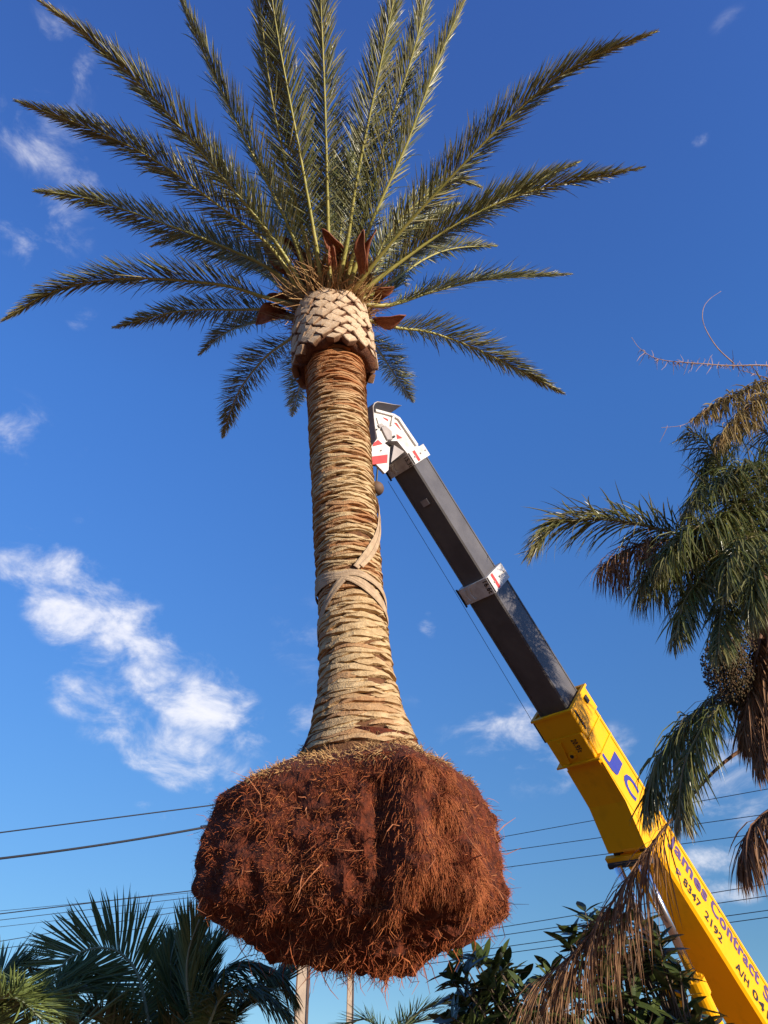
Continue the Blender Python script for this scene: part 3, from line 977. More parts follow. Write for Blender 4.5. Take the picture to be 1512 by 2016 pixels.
def collar(s0, s1, w, h, txt):
    c = seg('section_collar', s0, s1, w, h, M['white'], b=.012)
    strip(s0 + .01, s1 - .01, w / 2 + .002, -h / 2 + .13, .004, .055, M['red'], 'red_stripe', c)
    strip(s0 + .004, s1 - .004, w / 2 + .001, -h / 2 + .012, .006, .012, M['dark'], 'black_edge', c)
    strip(s0 - .02, s1 + .02, -w / 2 - .002, -h / 2 - .004, .016, .02, M['dark'], 'black_edge', c)
    text(txt, s0 + .015, -h / 2, w / 2 - .085, .085 if s1 - s0 < .18 else .10, M['ink'], 'under', c, xs=.75 if s1 - s0 < .18 else .8)
    # raised loop plate on the underside
    mb = MB()
    n = 12
    path = [bp(s0 + .02 + (s1 - s0 - .04) * k / n, -w * .12 - .03 * math.sin(math.pi * k / n), -h / 2 - .006) for k in range(n + 1)]
    mb.tube(path, .011, 6)
    path = [bp(s0 + .03 + (s1 - s0 - .06) * k / n, -w * .28 - .02 * math.sin(math.pi * k / n), -h / 2 - .006) for k in range(n + 1)]
    mb.tube(path, .009, 6)
    mb.build('guide_bar', M['white'], c, base_c)
    mb = MB()
    for l in (-.3, .05, .36):
        mb.tube([bp((s0 + s1) / 2, w / 2, l * h), bp((s0 + s1) / 2, w / 2 + .012, l * h)], .012, 8)
    mb.build('bolt_heads', M['grey'], c, base_c)
    return c
collar(sA0, sA1, W1 + .06, H1 + .06, '15.3t')
collar(sB0, sB1, W2 + .05, H2 + .05, '16.6t')
# yellow head of the base section
yc = seg('base_collar', sY0, sY1, W3 + .05, H3 + .05, M['yellow'], b=.012)
mb = MB()
wo, ho = W3 + .085, H3 + .085
for l0, l1, v0, v1 in ((-wo / 2, wo / 2, -ho / 2, -ho / 2 + .045), (-wo / 2, wo / 2, ho / 2 - .045, ho / 2), (-wo / 2, -wo / 2 + .045, -ho / 2 + .045, ho / 2 - .045), (wo / 2 - .045, wo / 2, -ho / 2 + .045, ho / 2 - .045)):
    mb.box(bp(sY0 - .012, (l0 + l1) / 2, (v0 + v1) / 2), (.03, l1 - l0, v1 - v0), (ba, bs, bu))
mb.build('end_frame', M['yellow'], yc, base_c)
strip(sY0 + .03, sY1 - .01, W3 / 2 + .03, -H3 / 2 + .05, .012, .03, M['dark'], 'gap_plate', yc)
for k in range(4):
    strip(sY0 + .06 + k * .06, sY0 + .085 + k * .06, W3 / 2 + .036, -H3 / 2 + .075, .02, .05, M['yellow'], 'lug', yc)
strip(sY0 + .06, sY0 + .15, W3 / 2 + .035, H3 / 2 - .12, .02, .07, M['dark'], 'sensor', yc)
strip(sY0 + .02, sY1, -W3 / 2 - .035, -H3 / 2, .018, .03, M['dark'], 'side_bar', yc)
# number block under the boom
nb = seg('bracket_block', sY1 - .02, sY2, W3 * .98, .06, M['yellow'], b=.008, v0=-H3 / 2 - .022)
text('20.95t', sY1 + .03, -H3 / 2 - .052, W3 / 2 - .18, .105, M['ink'], 'under', nb, xs=.62)
mb = MB(); mb.box(bp(sY2, 0, -H3 / 2 - .03), (.022, W3 + .10, .12), (ba, bs, bu)); mb.build('flange', M['yellow'], nb, base_c)
mb = MB()
mb.tube([bp((sY1 + sY2) / 2 + .06, -.02, -H3 / 2 - .04), bp((sY1 + sY2) / 2 + .06, -.02, -H3 / 2 - .075)], .05, 14)
mb.build('boss', M['yellow'], nb, base_c)
mb = MB()
mb.tube([bp((sY1 + sY2) / 2 + .06, -.02, -H3 / 2 - .07), bp((sY1 + sY2) / 2 + .06, -.02, -H3 / 2 - .080)], .025, 12)
mb.build('pin', M['dark'], nb, base_c)
mb = MB()
mb.prism([bp(sY1 + .02, -.11, -H3 / 2 - .05), bp(sY1 + .02, -.06, -H3 / 2 - .05), bp(sY2 - .02, -.10, -H3 / 2 - .05), bp(sY2 - .02, -.15, -H3 / 2 - .05)], bu, .05)
mb.build('rib', M['yellow'], nb, base_c)
# raised ribs across the lit side
for s in (sY1 + .10, sY2 + .02):
    strip(s, s + .022, W3 / 2 + .006, 0, .016, H3 * .96, M['yellow'], 'rib', s_low)
strip(sY1 + .02, S_END, W3 / 2 + .004, H3 / 2 - .03, .010, .04, M['yellow'], 'edge_strip', s_low)
# wedge below the boom that carries the lift cylinders
mb = MB()
D = .17
mb.prism([bp(sY2 + .1, 0, -H3 / 2 + .01), bp(sK, 0, -H3 / 2 - .012), bp(sE, 0, -H3 / 2 - D), bp(sE + .03, 0, -H3 / 2 - D), bp(sE + .12, 0, -H3 / 2 + .01)], bs, W3 + .004)
wedge = mb.build('cylinder_bracket', M['yellow'], CRANE, base_c)
mb = MB()
for l in (-.19, .17):
    mb.box(bp(sE + .09, l, -H3 / 2 - .085), (.10, .075, .10), (ba, bs, bu))
mb.build('wear_pad', M['dark'], wedge, base_c)
pv = -H3 / 2 - .16
mb = MB(); mb.box(bp(sE + .13, -.05, pv + .02), (.07, W3 + .10, .06), (ba, bs, bu)); mb.build('cross_plate', M['yellow'], wedge, base_c)
mb = MB(); mb.tube([bp(sE + .20, -W3 / 2 - .10, pv), bp(sE + .20, W3 / 2 - .02, pv)], .045, 12); mb.build('cross_pin', M['dark'], wedge, base_c)
strip(sE + .165, sE + .172, -.05, pv - .02, W3 * .8, .02, M['chrome'], 'tread_strip', wedge)
# lift cylinders
r0 = sv(1262, 1700, .15); r1 = sv(1368, 1930, .15)
for lat in (.15, -.17):
    c0 = bp(r0[0], lat, r0[1]); c1 = bp(r1[0], lat, r1[1]); dd = unit(c1 - c0)
    cy = MB(); cy.tube([c1 - dd * .01, c1 + dd * .9], .095, 18)
    cyl = cy.build('lift_cylinder', M['yellow'], CRANE, base_c, smooth=False)
    mb = MB(); mb.tube([c0, c1], .052, 18); mb.build('rod', M['chrome'], cyl, base_c, smooth=True)
    mb = MB(); mb.tube([c1 - dd * .02, c1 + dd * .16], .118, 18); mb.build('gland', M['yellow'], cyl, base_c)
    mb = MB()
    for k in range(6):
        an = k * math.pi / 3
        e1 = unit(np.cross(dd, bs)); e2 = np.cross(dd, e1)
        mb.tube([c1 - dd * .045 + (e1 * math.cos(an) + e2 * math.sin(an)) * .09, c1 - dd * .01 + (e1 * math.cos(an) + e2 * math.sin(an)) * .09], .014, 6)
    mb.build('gland_bolts', M['yellow'], cyl, base_c)
    mb = MB(); mb.tube([c1 + dd * .42, c1 + dd * .46], .112, 18); mb.build('clamp_ring', M['dark'], cyl, base_c)
# lettering on the lit side
def tpx(body, p0, p1, size, m, **k):       # lettering from pixel p0 along to p1
    a = sv(*p0, W3 / 2); b = sv(*p1, W3 / 2)
    return text(body, a[0], a[1], W3 / 2, size, m, 'side', s_low, width=b[0] - a[0], **k)
tpx('James', (1318, 1662), (1390, 1777), .25, M['purple'], bold=.030)
tpx('Contract', (1397, 1786), (1492, 1944), .25, M['purple'], bold=.030)
tpx('Services', (1501, 1958), (1600, 2110), .25, M['purple'], bold=.030)
tpx('P', (1329, 1716), (1338, 1731), .125, M['purple'], bold=.014)
tpx('8347', (1344, 1738), (1377, 1791), .15, M['ink'], bold=.022)
tpx('2192', (1386, 1803), (1420, 1860), .15, M['ink'], bold=.022)
tpx('A/H', (1448, 1905), (1473, 1945), .15, M['ink'], bold=.022)
tpx('041', (1480, 1957), (1512, 2010), .15, M['ink'], bold=.022)
tpx('J', (1196, 1492), (1216, 1526), .30, M['blue'], bold=.03)
tpx('C', (1224, 1536), (1250, 1580), .30, M['blue'], bold=.03)
# boom head: arm, sheave, guard, marker plates (outlines on the boom's own planes)
def plate(name, pxs, lat, t, m, par):
    mb = MB()
    mb.prism([bp(*(lambda q: (q[0], lat, q[1]))(sv(x, y, lat))) for x, y in pxs], bs, t)
    return mb.build(name, m, par, base_c)
head = MB()
arm = [(812, 905), (838, 893), (822, 876), (786, 823), (775, 816), (756, 811), (738, 806), (735, 820), (743, 862), (756, 873), (764, 868), (782, 868)]
head.prism([bp(*(lambda q: (q[0], 0, q[1]))(sv(x, y, .16))) for x, y in arm], bs, .32)
HEAD = head.build('boom_head', M['white'], CRANE, base_c)
plate('side_plate', [(742, 863), (766, 882), (763, 926), (756, 933), (738, 914), (726, 905), (726, 885)], .185, .03, M['white'], HEAD)
plate('side_plate', [(742, 863), (766, 882), (763, 926), (756, 933), (738, 914), (726, 905), (726, 885)], -.145, .03, M['white'], HEAD)
plate('sheave', [(746 + 20 * math.cos(k * .3307), 892 + 22 * math.sin(k * .3307)) for k in range(19)], .0, .12, M['dark'], HEAD)
plate('red_stripe', [(744, 866), (753, 874), (733, 879), (736, 872)], .203, .004, M['red'], HEAD)
plate('red_stripe', [(763, 895), (762, 911), (730, 915), (730, 899)], .203, .004, M['red'], HEAD)
plate('red_stripe', [(750, 820), (763, 825), (764, 829)], .164, .006, M['red'], HEAD)
plate('red_stripe', [(776, 832), (781, 833), (790, 847)], .164, .006, M['red'], HEAD)
plate('red_stripe', [(781, 855), (792, 862), (782, 864)], .164, .006, M['red'], HEAD)
plate('rope_guide', [(750, 842), (758, 838), (770, 850), (772, 866), (762, 866)], .175, .02, M['grey'], HEAD)
plate('flange_rib', [(738, 806), (756, 811), (775, 816), (786, 823), (783, 826), (773, 820), (755, 815), (739, 811)], .172, .03, M['white'], HEAD)
plate('flange_rib', [(786, 823), (822, 876), (818, 878), (783, 826)], .172, .03, M['white'], HEAD)
plate('flange_rib', [(772, 818), (776, 820), (771, 838), (768, 838)], .172, .03, M['white'], HEAD)
plate('cover_plate', [(741, 822), (750, 818), (760, 832), (766, 846), (757, 838), (747, 842)], .170, .012, M['white'], HEAD)
plate('shade_patch', [(744, 836), (752, 833), (756, 838), (748, 842)], .178, .003, M['grey'], HEAD)  # grey patch painting the shade inside the head
plate('bolt', [(741 + 1.6 * math.cos(k), 846 + 1.6 * math.sin(k)) for k in range(6)], .175, .02, M['dark'], HEAD)
plate('bolt', [(751 + 1.6 * math.cos(k), 845 + 1.6 * math.sin(k)) for k in range(6)], .175, .02, M['dark'], HEAD)
plate('bolt', [(750 + 1.2 * math.cos(k), 887 + 1.2 * math.sin(k)) for k in range(6)], .205, .01, M['dark'], HEAD)
plate('bolt', [(775 + 2.5 * math.cos(k), 860 + 2.5 * math.sin(k)) for k in range(6)], .19, .02, M['dark'], HEAD)
plate('inner_plate', [(770, 880), (790, 893), (764, 914)], .10, .10, M['grey'], HEAD)
gp = [(791, 798), (775, 796), (756, 792), (743, 790), (737, 793), (734, 800), (735, 815), (738, 840), (741, 866)]
gsv = [sv(x, y, .2) for x, y in gp]
mb = MB(); n = len(gsv)
cg = np.mean([bp(a, 0, b) for a, b in gsv], 0)
V = []
for a, b in gsv:
    p = bp(a, 0, b); inn = unit(cg - p) * .012
    V += [p + bs * .2, p - bs * .2, p - bs * .2 + inn, p + bs * .2 + inn]
q = []
for k in range(n - 1):
    for e in range(4):
        q.append([k * 4 + e, k * 4 + (e + 1) % 4, k * 4 + 4 + (e + 1) % 4, k * 4 + 4 + e])
q += [[0, 1, 2, 3], [4 * n - 4, 4 * n - 3, 4 * n - 2, 4 * n - 1]]
mb.add(V, q)
mb.build('sheave_guard', M['grey'], HEAD, base_c)
# hook ball, rope
hb = atY(741, 962, 7.2)
mb = MB()
zz = np.linspace(-1, 1, 11)
mb.tube([hb + np.array([0, 0, .085 * a]) for a in zz], np.sqrt(np.maximum(1e-4, 1 - zz ** 2)) * .085 + .004, 16)
ball = mb.build('hook_ball', M['steel'], CRANE, base_c, smooth=True)
sh = bp(*(lambda q: (q[0], 0, q[1]))(sv(746, 892, 0)))
mb = MB(); mb.tube([sh, hb + np.array([0, 0, .08])], .012, 6); mb.build('hoist_rope', M['dark'], ball, base_c)
tail = tp(math.radians(151), zc_of(932), Rad(zc_of(932)) + .165)
mb = MB(); mb.tube(catmull([hb - np.array([0, 0, .08]), hb + np.array([-.05, 0, -.16]), hb + np.array([-.14, -.03, -.14]), tail], 14), .018, 8); mb.build('hook', M['dark'], ball, base_c)
# thin cable under the boom
e0 = bp(sA1, -W1 / 2 - .06, -H1 / 2 - .06); e1 = bp(sB0, -W2 / 2 - .05, -H2 / 2 - .04); e2 = bp(sY0, -W3 / 2 - .03, -H3 / 2 - .02)
mb = MB(); mb.tube([e0, e1, e2], .0032, 5); mb.build('sensor_cable', M['dark'], CRANE, base_c)
# carrier of the crane, on the ground below the picture's lower edge
hx = unit(np.array([ba[0], ba[1], 0])); hy = np.array([-hx[1], hx[0], 0]); hz = np.array([0, 0, 1.])
def cb(name, c, s, m, par):
    mb = MB(); mb.box(base_c + hx * c[0] + hy * c[1] + hz * c[2], s, (hx, hy, hz)); return mb.build(name, m, par, base_c)
turn = cb('turntable', (.1, 0, .93), (1.5, 1.3, .5), M['yellow'], CRANE)
car = cb('carrier', (1.3, 0, .55), (6.0, 2.2, .36), M['yellow'], CRANE)
cab = cb('cab', (3.4, -.5, 1.28), (1.3, 1.1, 1.1), M['yellow'], CRANE)
cb('window', (2.74, -.5, 1.45), (.03, .9, .5), M['glass'], cab)
for wx in (-1.0, .9, 2.6, 3.7):
    for wy in (-1.0, 1.0):
        mb = MB(); c = base_c + hx * wx + hy * wy + hz * .42
        mb.tube([c - hy * .16, c - hy * .12, c + hy * .12, c + hy * .16], [.38, .44, .44, .38], 20)
        wh = mb.build('wheel', M['rubber'], CRANE, base_c)
        mb = MB(); mb.tube([c - hy * .17, c + hy * .17], .22, 14); mb.build('rim', M['white'], wh, base_c)

# ------------------------------------------------------------------ queen palm on the right
QC = atY(1500, 1180, 6.8)
qb = np.array([QC[0] + .25, QC[1] + .1, 0])
QP = empty('queen_palm', qb, 'shaggy queen palm with drooping fronds and dead leaves beside the crane boom', 'palm tree')
mb = MB()
n = 46; zz = np.linspace(-.1, QC[2] + .15, n)
cen = np.array([qb + (np.array([QC[0], QC[1], 0]) - np.array([qb[0], qb[1], 0])) * (z / QC[2]) ** 1.5 + np.array([0, 0, z]) for z in zz])
mb.tube(cen, .17 + .012 * np.sin(zz * 30) + .05 * np.exp(-zz), 16)
mb.build('trunk', M['qtrunk'], QP, qb, smooth=True)
mb = MB(); mb.tube([QC + np.array([.02, 0, -.9]), QC + np.array([0, 0, -.4]), QC + np.array([0, 0, .1]), QC + np.array([0, 0, .6])], [.19, .23, .2, .06], 14); mb.build('crown_shaft', M['dstalk'], QP, qb, smooth=True)
QF = [  # pixels along the stalk, ground distances, leaf kind, params
    ([(1490, 1130), (1400, 1075), (1300, 1042), (1180, 1022), (1095, 1035), (1050, 1085)], (6.8, 6.6), 'qleaf', dict(v0=.12, length=.58, num=130, vee=.6, vj=.6, droop=.6, a0=1.1, a1=.5, t0=.12)),  # yellow sunlit tone mixed into this frond's leaf colour
    ([(1490, 1140), (1400, 1090), (1310, 1062), (1230, 1085), (1180, 1120)], (6.8, 6.9), 'qdead', dict(length=.72, num=110, vee=-.1, vj=.6, droop=1.5, a0=1.2, a1=.8, t0=.12)),
    ([(1500, 1120), (1440, 1080), (1380, 1075), (1310, 1100), (1260, 1150)], (6.8, 6.5), 'qleaf', dict(length=.78, num=130, vee=.0, vj=.6, droop=1.2, a0=1.2, a1=.6, t0=.1)),
    ([(1505, 1120), (1455, 1000), (1420, 920), (1390, 870), (1352, 845)], (6.8, 6.7), 'qleaf', dict(length=.58, num=115, vee=-.1, droop=1.0, a0=1.2, a1=.7, t0=.1)),
    ([(1640, 760), (1560, 745), (1490, 760), (1420, 790), (1365, 825)], (6.7, 6.6), 'qgold', dict(length=.38, num=150, vee=.0, vj=.8, droop=1.4, a0=1.2, a1=.7, t0=.05, jit=.3)),
    ([(1560, 900), (1490, 840), (1440, 850), (1400, 900), (1370, 980)], (6.9, 7.0), 'qleaf', dict(length=.55, num=100, vee=.1, droop=.9, a0=1.1, a1=.7, t0=.1)),
    ([(1510, 1110), (1500, 980), (1520, 880), (1580, 800)], (6.8, 6.6), 'qleaf', dict(length=.60, num=105, vee=.3, droop=.7, a0=1.1, a1=.6, t0=.1)),
    ([(1510, 1130), (1560, 1010), (1640, 930)], (6.8, 6.4), 'qleaf', dict(length=.62, num=100, vee=.2, droop=.8, a0=1.1, a1=.6, t0=.1)),
    ([(1500, 1140), (1450, 1110), (1400, 1120), (1350, 1180), (1330, 1260)], (6.7, 6.2), 'qleaf', dict(length=.50, num=105, vee=.0, droop=1.3, a0=1.2, a1=.6, t0=.1)),
    ([(1500, 1150), (1470, 1130), (1440, 1150), (1420, 1210), (1415, 1290)], (6.7, 6.0), 'qleaf', dict(length=.45, num=95, vee=.1, droop=1.3, a0=1.2, a1=.6, t0=.1)),
    ([(1505, 1150), (1490, 1060), (1460, 1010), (1430, 1010), (1390, 1060)], (6.8, 6.3), 'qleaf', dict(length=.55, num=105, vee=.1, droop=1.1, a0=1.2, a1=.6, t0=.1)),
    ([(1520, 1330), (1475, 1335), (1420, 1365), (1350, 1420), (1295, 1500), (1272, 1590)], (6.9, 7.0), 'qleaf', dict(length=.66, num=125, vee=.0, droop=1.1, a0=1.1, a1=.6, t0=.15)),
    ([(1560, 1400), (1500, 1450), (1420, 1505), (1340, 1592), (1285, 1660), (1232, 1735), (1181, 1815), (1128, 1878), (1050, 1942)], (6.8, 6.9), 'qdead', dict(length=.80, width=.013, num=72, vee=-.2, vj=.9, droop=1.25, a0=.65, a1=.4, t0=.47, segs=[0, .2, .45, .7, 1], prof=[.5, .8, 1, 1, .9, .7, .5])),
    ([(1470, 1370), (1425, 1385), (1385, 1430), (1350, 1500), (1338, 1570), (1340, 1615)], (6.7, 6.5), 'qleaf', dict(length=.50, num=85, vee=.0, droop=1.1, a0=.9, a1=.5, t0=.15, tipvar=.9)),
    ([(1500, 1240), (1490, 1290), (1475, 1360), (1465, 1440)], (6.7, 6.5), 'qdead', dict(length=.62, num=120, vee=-.2, droop=1.3, a0=.7, a1=.4, t0=.05)),
    ([(1515, 1250), (1508, 1310), (1500, 1400), (1495, 1500)], (6.6, 6.4), 'qdead', dict(length=.55, num=110, vee=.0, droop=1.3, a0=.7, a1=.4, t0=.05)),
    ([(1640, 1560), (1560, 1575), (1500, 1605), (1470, 1650), (1462, 1700)], (5.9, 5.8), 'qdead', dict(length=.52, num=85, vee=-.1, droop=1.7, a0=.8, a1=.5, t0=.1)),
    ([(1505, 1130), (1460, 1060), (1400, 1030), (1340, 1060), (1300, 1120)], (6.5, 6.2), 'qleaf', dict(length=.58, num=110, vee=.2, vj=.6, droop=1.2, a0=1.2, a1=.6, t0=.1)),
    ([(1500, 1120), (1470, 1000), (1440, 960), (1390, 960), (1350, 1010)], (6.5, 6.3), 'qleaf', dict(length=.55, num=110, vee=.2, vj=.6, droop=1.1, a0=1.2, a1=.6, t0=.1)),
    ([(1520, 1130), (1500, 1070), (1470, 1060), (1440, 1100), (1430, 1170)], (6.3, 5.9), 'qleaf', dict(length=.45, num=95, vee=.2, vj=.6, droop=1.3, a0=1.2, a1=.6, t0=.1)),
    ([(1530, 1150), (1520, 1090), (1505, 1085), (1490, 1130), (1480, 1210)], (6.2, 5.8), 'qleaf', dict(length=.5, num=110, vee=.2, vj=.6, droop=1.3, a0=1.2, a1=.6, t0=.1)),
    ([(1540, 1000), (1500, 930), (1460, 920), (1420, 950)], (6.4, 6.3), 'qleaf', dict(length=.5, num=100, vee=.2, vj=.6, droop=1.2, a0=1.2, a1=.6, t0=.1)),
    ([(1640, 800), (1560, 770), (1500, 785), (1450, 820), (1410, 870)], (6.5, 6.4), 'qgold', dict(length=.45, num=120, vee=.0, vj=.7, droop=1.4, a0=1.2, a1=.7, t0=.05, jit=.3)),
    ([(1510, 1140), (1700, 1000), (1900, 1000), (2050, 1150)], (6.8, 6.0), 'qleaf', dict(length=.6, num=110, vee=.0, droop=1.0, a0=1.1, a1=.6, t0=.1)),  # unseen side of the crown, these three added to shade the root ball
    ([(1510, 1140), (1600, 850), (1750, 700), (1900, 700)], (6.8, 5.6), 'qleaf', dict(length=.6, num=110, vee=.0, droop=1.0, a0=1.1, a1=.6, t0=.1)),
    ([(1510, 1140), (1650, 1200), (1800, 1400), (1850, 1650)], (6.8, 6.6), 'qleaf', dict(length=.6, num=110, vee=.0, droop=1.0, a0=1.1, a1=.6, t0=.1)),
]
for pxs, (y0, y1), kind, par in QF:
    k = len(pxs)
    pts = [atY(x, y, y0 + (y1 - y0) * a / (k - 1)) for a, (x, y) in enumerate(pxs)]
    p = dict(width=.017, jit=.16, vj=.35, tipvar=.35, vs=.25, curl=.14, roll=.8, segs=[0, .3, .6, .82, 1], basebrown=0)
    p.update(par); p['num'] = int(p['num'] * 1.7)
    make_frond(QP, qb, pts, p, M[kind], M['qstalk' if kind == 'qleaf' else 'dstalk'], .034, .008, rng)
# dry flower stalks standing out at the top
def dry(pxs, Y, r0, frag, name='dry_flower_stalk'):
    c = catmull([atY(x, y, Y) for x, y in pxs], 40)
    mb = MB(); mb.tube(c, np.linspace(r0, .0022, 40), 5)
    for k in range(frag):
        i = int(rng.uniform(6, 36)); p = c[i]
        l = rng.uniform(.03, .09) if rng.random() < .85 else rng.uniform(.12, .22)
        d = unit(np.array([rng.normal(0, .5), rng.normal(0, .4), -1 if rng.random() < .8 else .8]))
        mb.tube([p, p + d * l * .5 + rng.normal(0, .008, 3), p + d * l], [.004, .0035, .0015], 3, caps=False)
    return mb.build(name, M['drystalk'], QP, qb)
dry([(1600, 735), (1512, 720), (1440, 720), (1380, 716), (1300, 708), (1262, 688), (1243, 664)], 6.6, .012, 150)
dry([(1445, 716), (1410, 682), (1386, 640), (1384, 610), (1396, 590), (1420, 573)], 6.6, .008, 0)
dry([(1512, 745), (1480, 735), (1455, 728)], 6.6, .006, 10)
dry([(1370, 825), (1340, 838), (1302, 842)], 6.6, .004, 4)
# hanging fruit cluster
def fruits(cpx, Y, rx, rz, cnt):
    c = atY(*cpx, Y); mb = MB()
    ico = [(0, 0, 1), (.9, 0, 0), (-.45, .78, 0), (-.45, -.78, 0), (0, 0, -1)]
    tri = [[0, 1, 2], [0, 2, 3], [0, 3, 1], [4, 2, 1], [4, 3, 2], [4, 1, 3]]
    for k in range(cnt):
        u = unit(rng.normal(0, 1, 3)) * rng.random() ** .4
        p = c + u * np.array([rx, rx, rz])
        mb.add(p + np.array(ico) * rng.uniform(.008, .014), tri, var=rng.random())
    for k in range(60):
        u = unit(rng.normal(0, 1, 3)); e = c + u * np.array([rx, rx, rz])
        mb.tube([c + np.array([0, 0, rz * 1.3]), (c + e) / 2, e], .004, 3, caps=False)
    o = mb.build('fruit_cluster', M['fruit'], QP, qb); tag(o, kind='stuff')
fruits((1432, 1322), 6.6, .22, .34, 2600)
fruits((1445, 1270), 6.7, .2, .22, 900)

# ------------------------------------------------------------------ young date palms behind the ball
def young(name, label, base_px, Y, fronds, leafmat='yleaf', stalkmat='ystalk', **kw):
    b = atY(*base_px, Y); b0 = np.array([b[0], b[1], 0])
    E = empty(name, b0, label, 'palm tree', 'young palms behind the hanging root ball')
    mb = MB(); zz = np.linspace(-.1, b[2] + .1, 14)
    mb.tube([b0 + np.array([0, 0, z]) for z in zz], .16 + .015 * np.sin(zz * 37), 12); mb.build('trunk', M['bark'], E, b0)
    for pxs, (y0, y1), par in fronds:
        k = len(pxs)
        pts = [b] + [atY(x, y, y0 + (y1 - y0) * a / (k - 1)) for a, (x, y) in enumerate(pxs)]
        p = dict(width=.023, length=.55, num=125, a0=1.15, a1=.5, vee=.25, jit=.10, vj=.2, tipvar=.1, vs=.12, t0=.15, curl=.05, roll=.3, basebrown=0)
        p.update(kw); p.update(par)
        make_frond(E, b0, pts, p, M[leafmat], M[stalkmat], .035, .008, rng)
    return E
young('young_date_palm', 'young date palm with one frond curled over in a high arch', (290, 2090), 9.0, [
    ([(293, 2020), (272, 1920), (238, 1877), (203, 1866), (168, 1871), (127, 1895), (95, 1950)], (8.9, 8.6), dict(num=150, length=.62, vee=.15, a0=1.25, a1=.7, up=(.1, -1, .15))),
    ([(270, 2010), (220, 1965), (160, 1950), (110, 1990)], (9.2, 9.8), dict(length=.5)),
    ([(330, 2020), (345, 1960), (330, 1900), (300, 1880)], (9.3, 9.8), dict(length=.5)),
    ([(240, 2040), (190, 2000), (130, 2010)], (8.8, 8.3), dict()),
    ([(330, 2040), (380, 2000), (430, 2010)], (9.0, 8.8), dict())])
young('young_date_palm', 'young date palm with pale sunlit fronds by the far left wires', (-60, 2120), 8.2, [
    ([(150, 2030), (110, 1965), (63, 1943), (10, 1935), (-60, 1950)], (8.0, 7.9), dict(v0=.1)),
    ([(-20, 2040), (20, 1985), (70, 1970), (120, 2000)], (7.7, 7.4), dict(v0=.65, length=.5)),  # sunlight put into the pale leaflet colour
    ([(-60, 2030), (-20, 1975), (30, 1965), (80, 2005)], (7.5, 7.1), dict(v0=.7, length=.5)),  # pale colour paints the sunlight here too
    ([(-40, 2000), (-10, 1930), (40, 1900), (70, 1920)], (8.6, 9.2), dict())])
young('young_date_palm', 'dark young date palm with upright fronds half behind the root ball', (395, 2080), 8.0, [
    ([(380, 2010), (368, 1930), (372, 1870), (392, 1810)], (7.9, 7.7), dict(num=70, length=.5, a0=.7, a1=.3, vee=.5)),
    ([(400, 2010), (420, 1940), (470, 1895), (540, 1910), (580, 1960)], (8.1, 8.3), dict(length=.5, droop=.5, vee=-.1)),
    ([(410, 2020), (440, 1960), (500, 1950), (560, 1990)], (7.9, 7.8), dict(length=.5, droop=.5)),
    ([(420, 2030), (480, 1985), (540, 1940), (580, 1900)], (8.3, 8.8), dict(length=.45, a0=.8)),
    ([(390, 2010), (385, 1950), (410, 1880), (440, 1850)], (8.3, 8.6), dict(length=.45, a0=.8, vee=.4)),
    ([(370, 2010), (340, 1960), (335, 1900), (345, 1850)], (8.2, 8.4), dict(length=.4, a0=.7, vee=.4))])
young('feather_palm', 'fine feathery palm frond showing low between root ball and shrub', (780, 2110), 12.0, [
    ([(785, 2040), (815, 2000), (860, 1978), (905, 1975)], (12, 11.6), dict(length=.42, width=.018, num=70, vee=.2, a0=.9)),
    ([(770, 2060), (800, 2020), (860, 2005), (920, 2010)], (12.2, 12.2), dict(length=.4, width=.018, num=60, vee=.2, a0=.9)),
    ([(760, 2050), (730, 2010), (700, 2010), (650, 2030)], (12.2, 12.4), dict(length=.4, width=.018, num=60))])

# ------------------------------------------------------------------ broad-leaved shrub
sh0 = atY(1180, 2016, 8.2); sh0 = np.array([sh0[0], sh0[1], 0])
SHR = empty('leafy_shrub', sh0, 'dark broad-leaved shrub under the crane boom, seen against the sky', 'shrub')
outl = np.array([(885, 1935), (905, 1895), (960, 1890), (1000, 1885), (1022, 1935), (1050, 1985), (1080, 1930), (1110, 1880), (1140, 1800), (1172, 1785), (1215, 1800), (1250, 1815), (1295, 1850), (1310, 1885), (1335, 1900), (1345, 1960), (1390, 2000), (1430, 2070), (880, 2070)])
def inside(x, y):
    c = False; n = len(outl); j = n - 1
    for i in range(n):
        xi, yi = outl[i]; xj, yj = outl[j]
        if (yi > y) != (yj > y) and x < (xj - xi) * (y - yi) / (yj - yi) + xi: c = not c
        j = i
    return c
def leaf_mesh(seed):
    r = np.random.default_rng(seed)
    fs = [0, .2, .45, .7, .9, 1]; ww = [.03, .26, .36, .30, .14, .01]
    V = []; bend = r.uniform(.05, .25)
    for f, w in zip(fs, ww):
        z = -bend * f * f
        V += [(f, -w / 2, z + .05 * w), (f, 0, z - .06 * w), (f, w / 2, z + .05 * w)]
    q = []
    for k in range(5):
        b = 3 * k
        q += [[b, b + 1, b + 4, b + 3], [b + 1, b + 2, b + 5, b + 4]]
    mb = MB(); mb.add(V, q, var=r.random())
    o = mb.build('leaf', M['shrub']); me = o.data; bpy.data.objects.remove(o)
    return me, np.array(V), np.array(q)
LV = [leaf_mesh(100 + s) for s in range(8)]
leaves = []
br = MB()
hub = sh0 + np.array([0, 0, .9])
cnt = 0
stems = [hub + np.array([rng.uniform(-1.0, 1.0), rng.uniform(-.3, .3), rng.uniform(.1, .5)]) for _ in range(9)]
for s in stems:
    br.tube(catmull([sh0 + np.array([rng.uniform(-.2, .2), 0, -.05]), hub * .6 + s * .4 + np.array([0, 0, -.3]), s], 8), np.linspace(.035, .018, 8), 6)
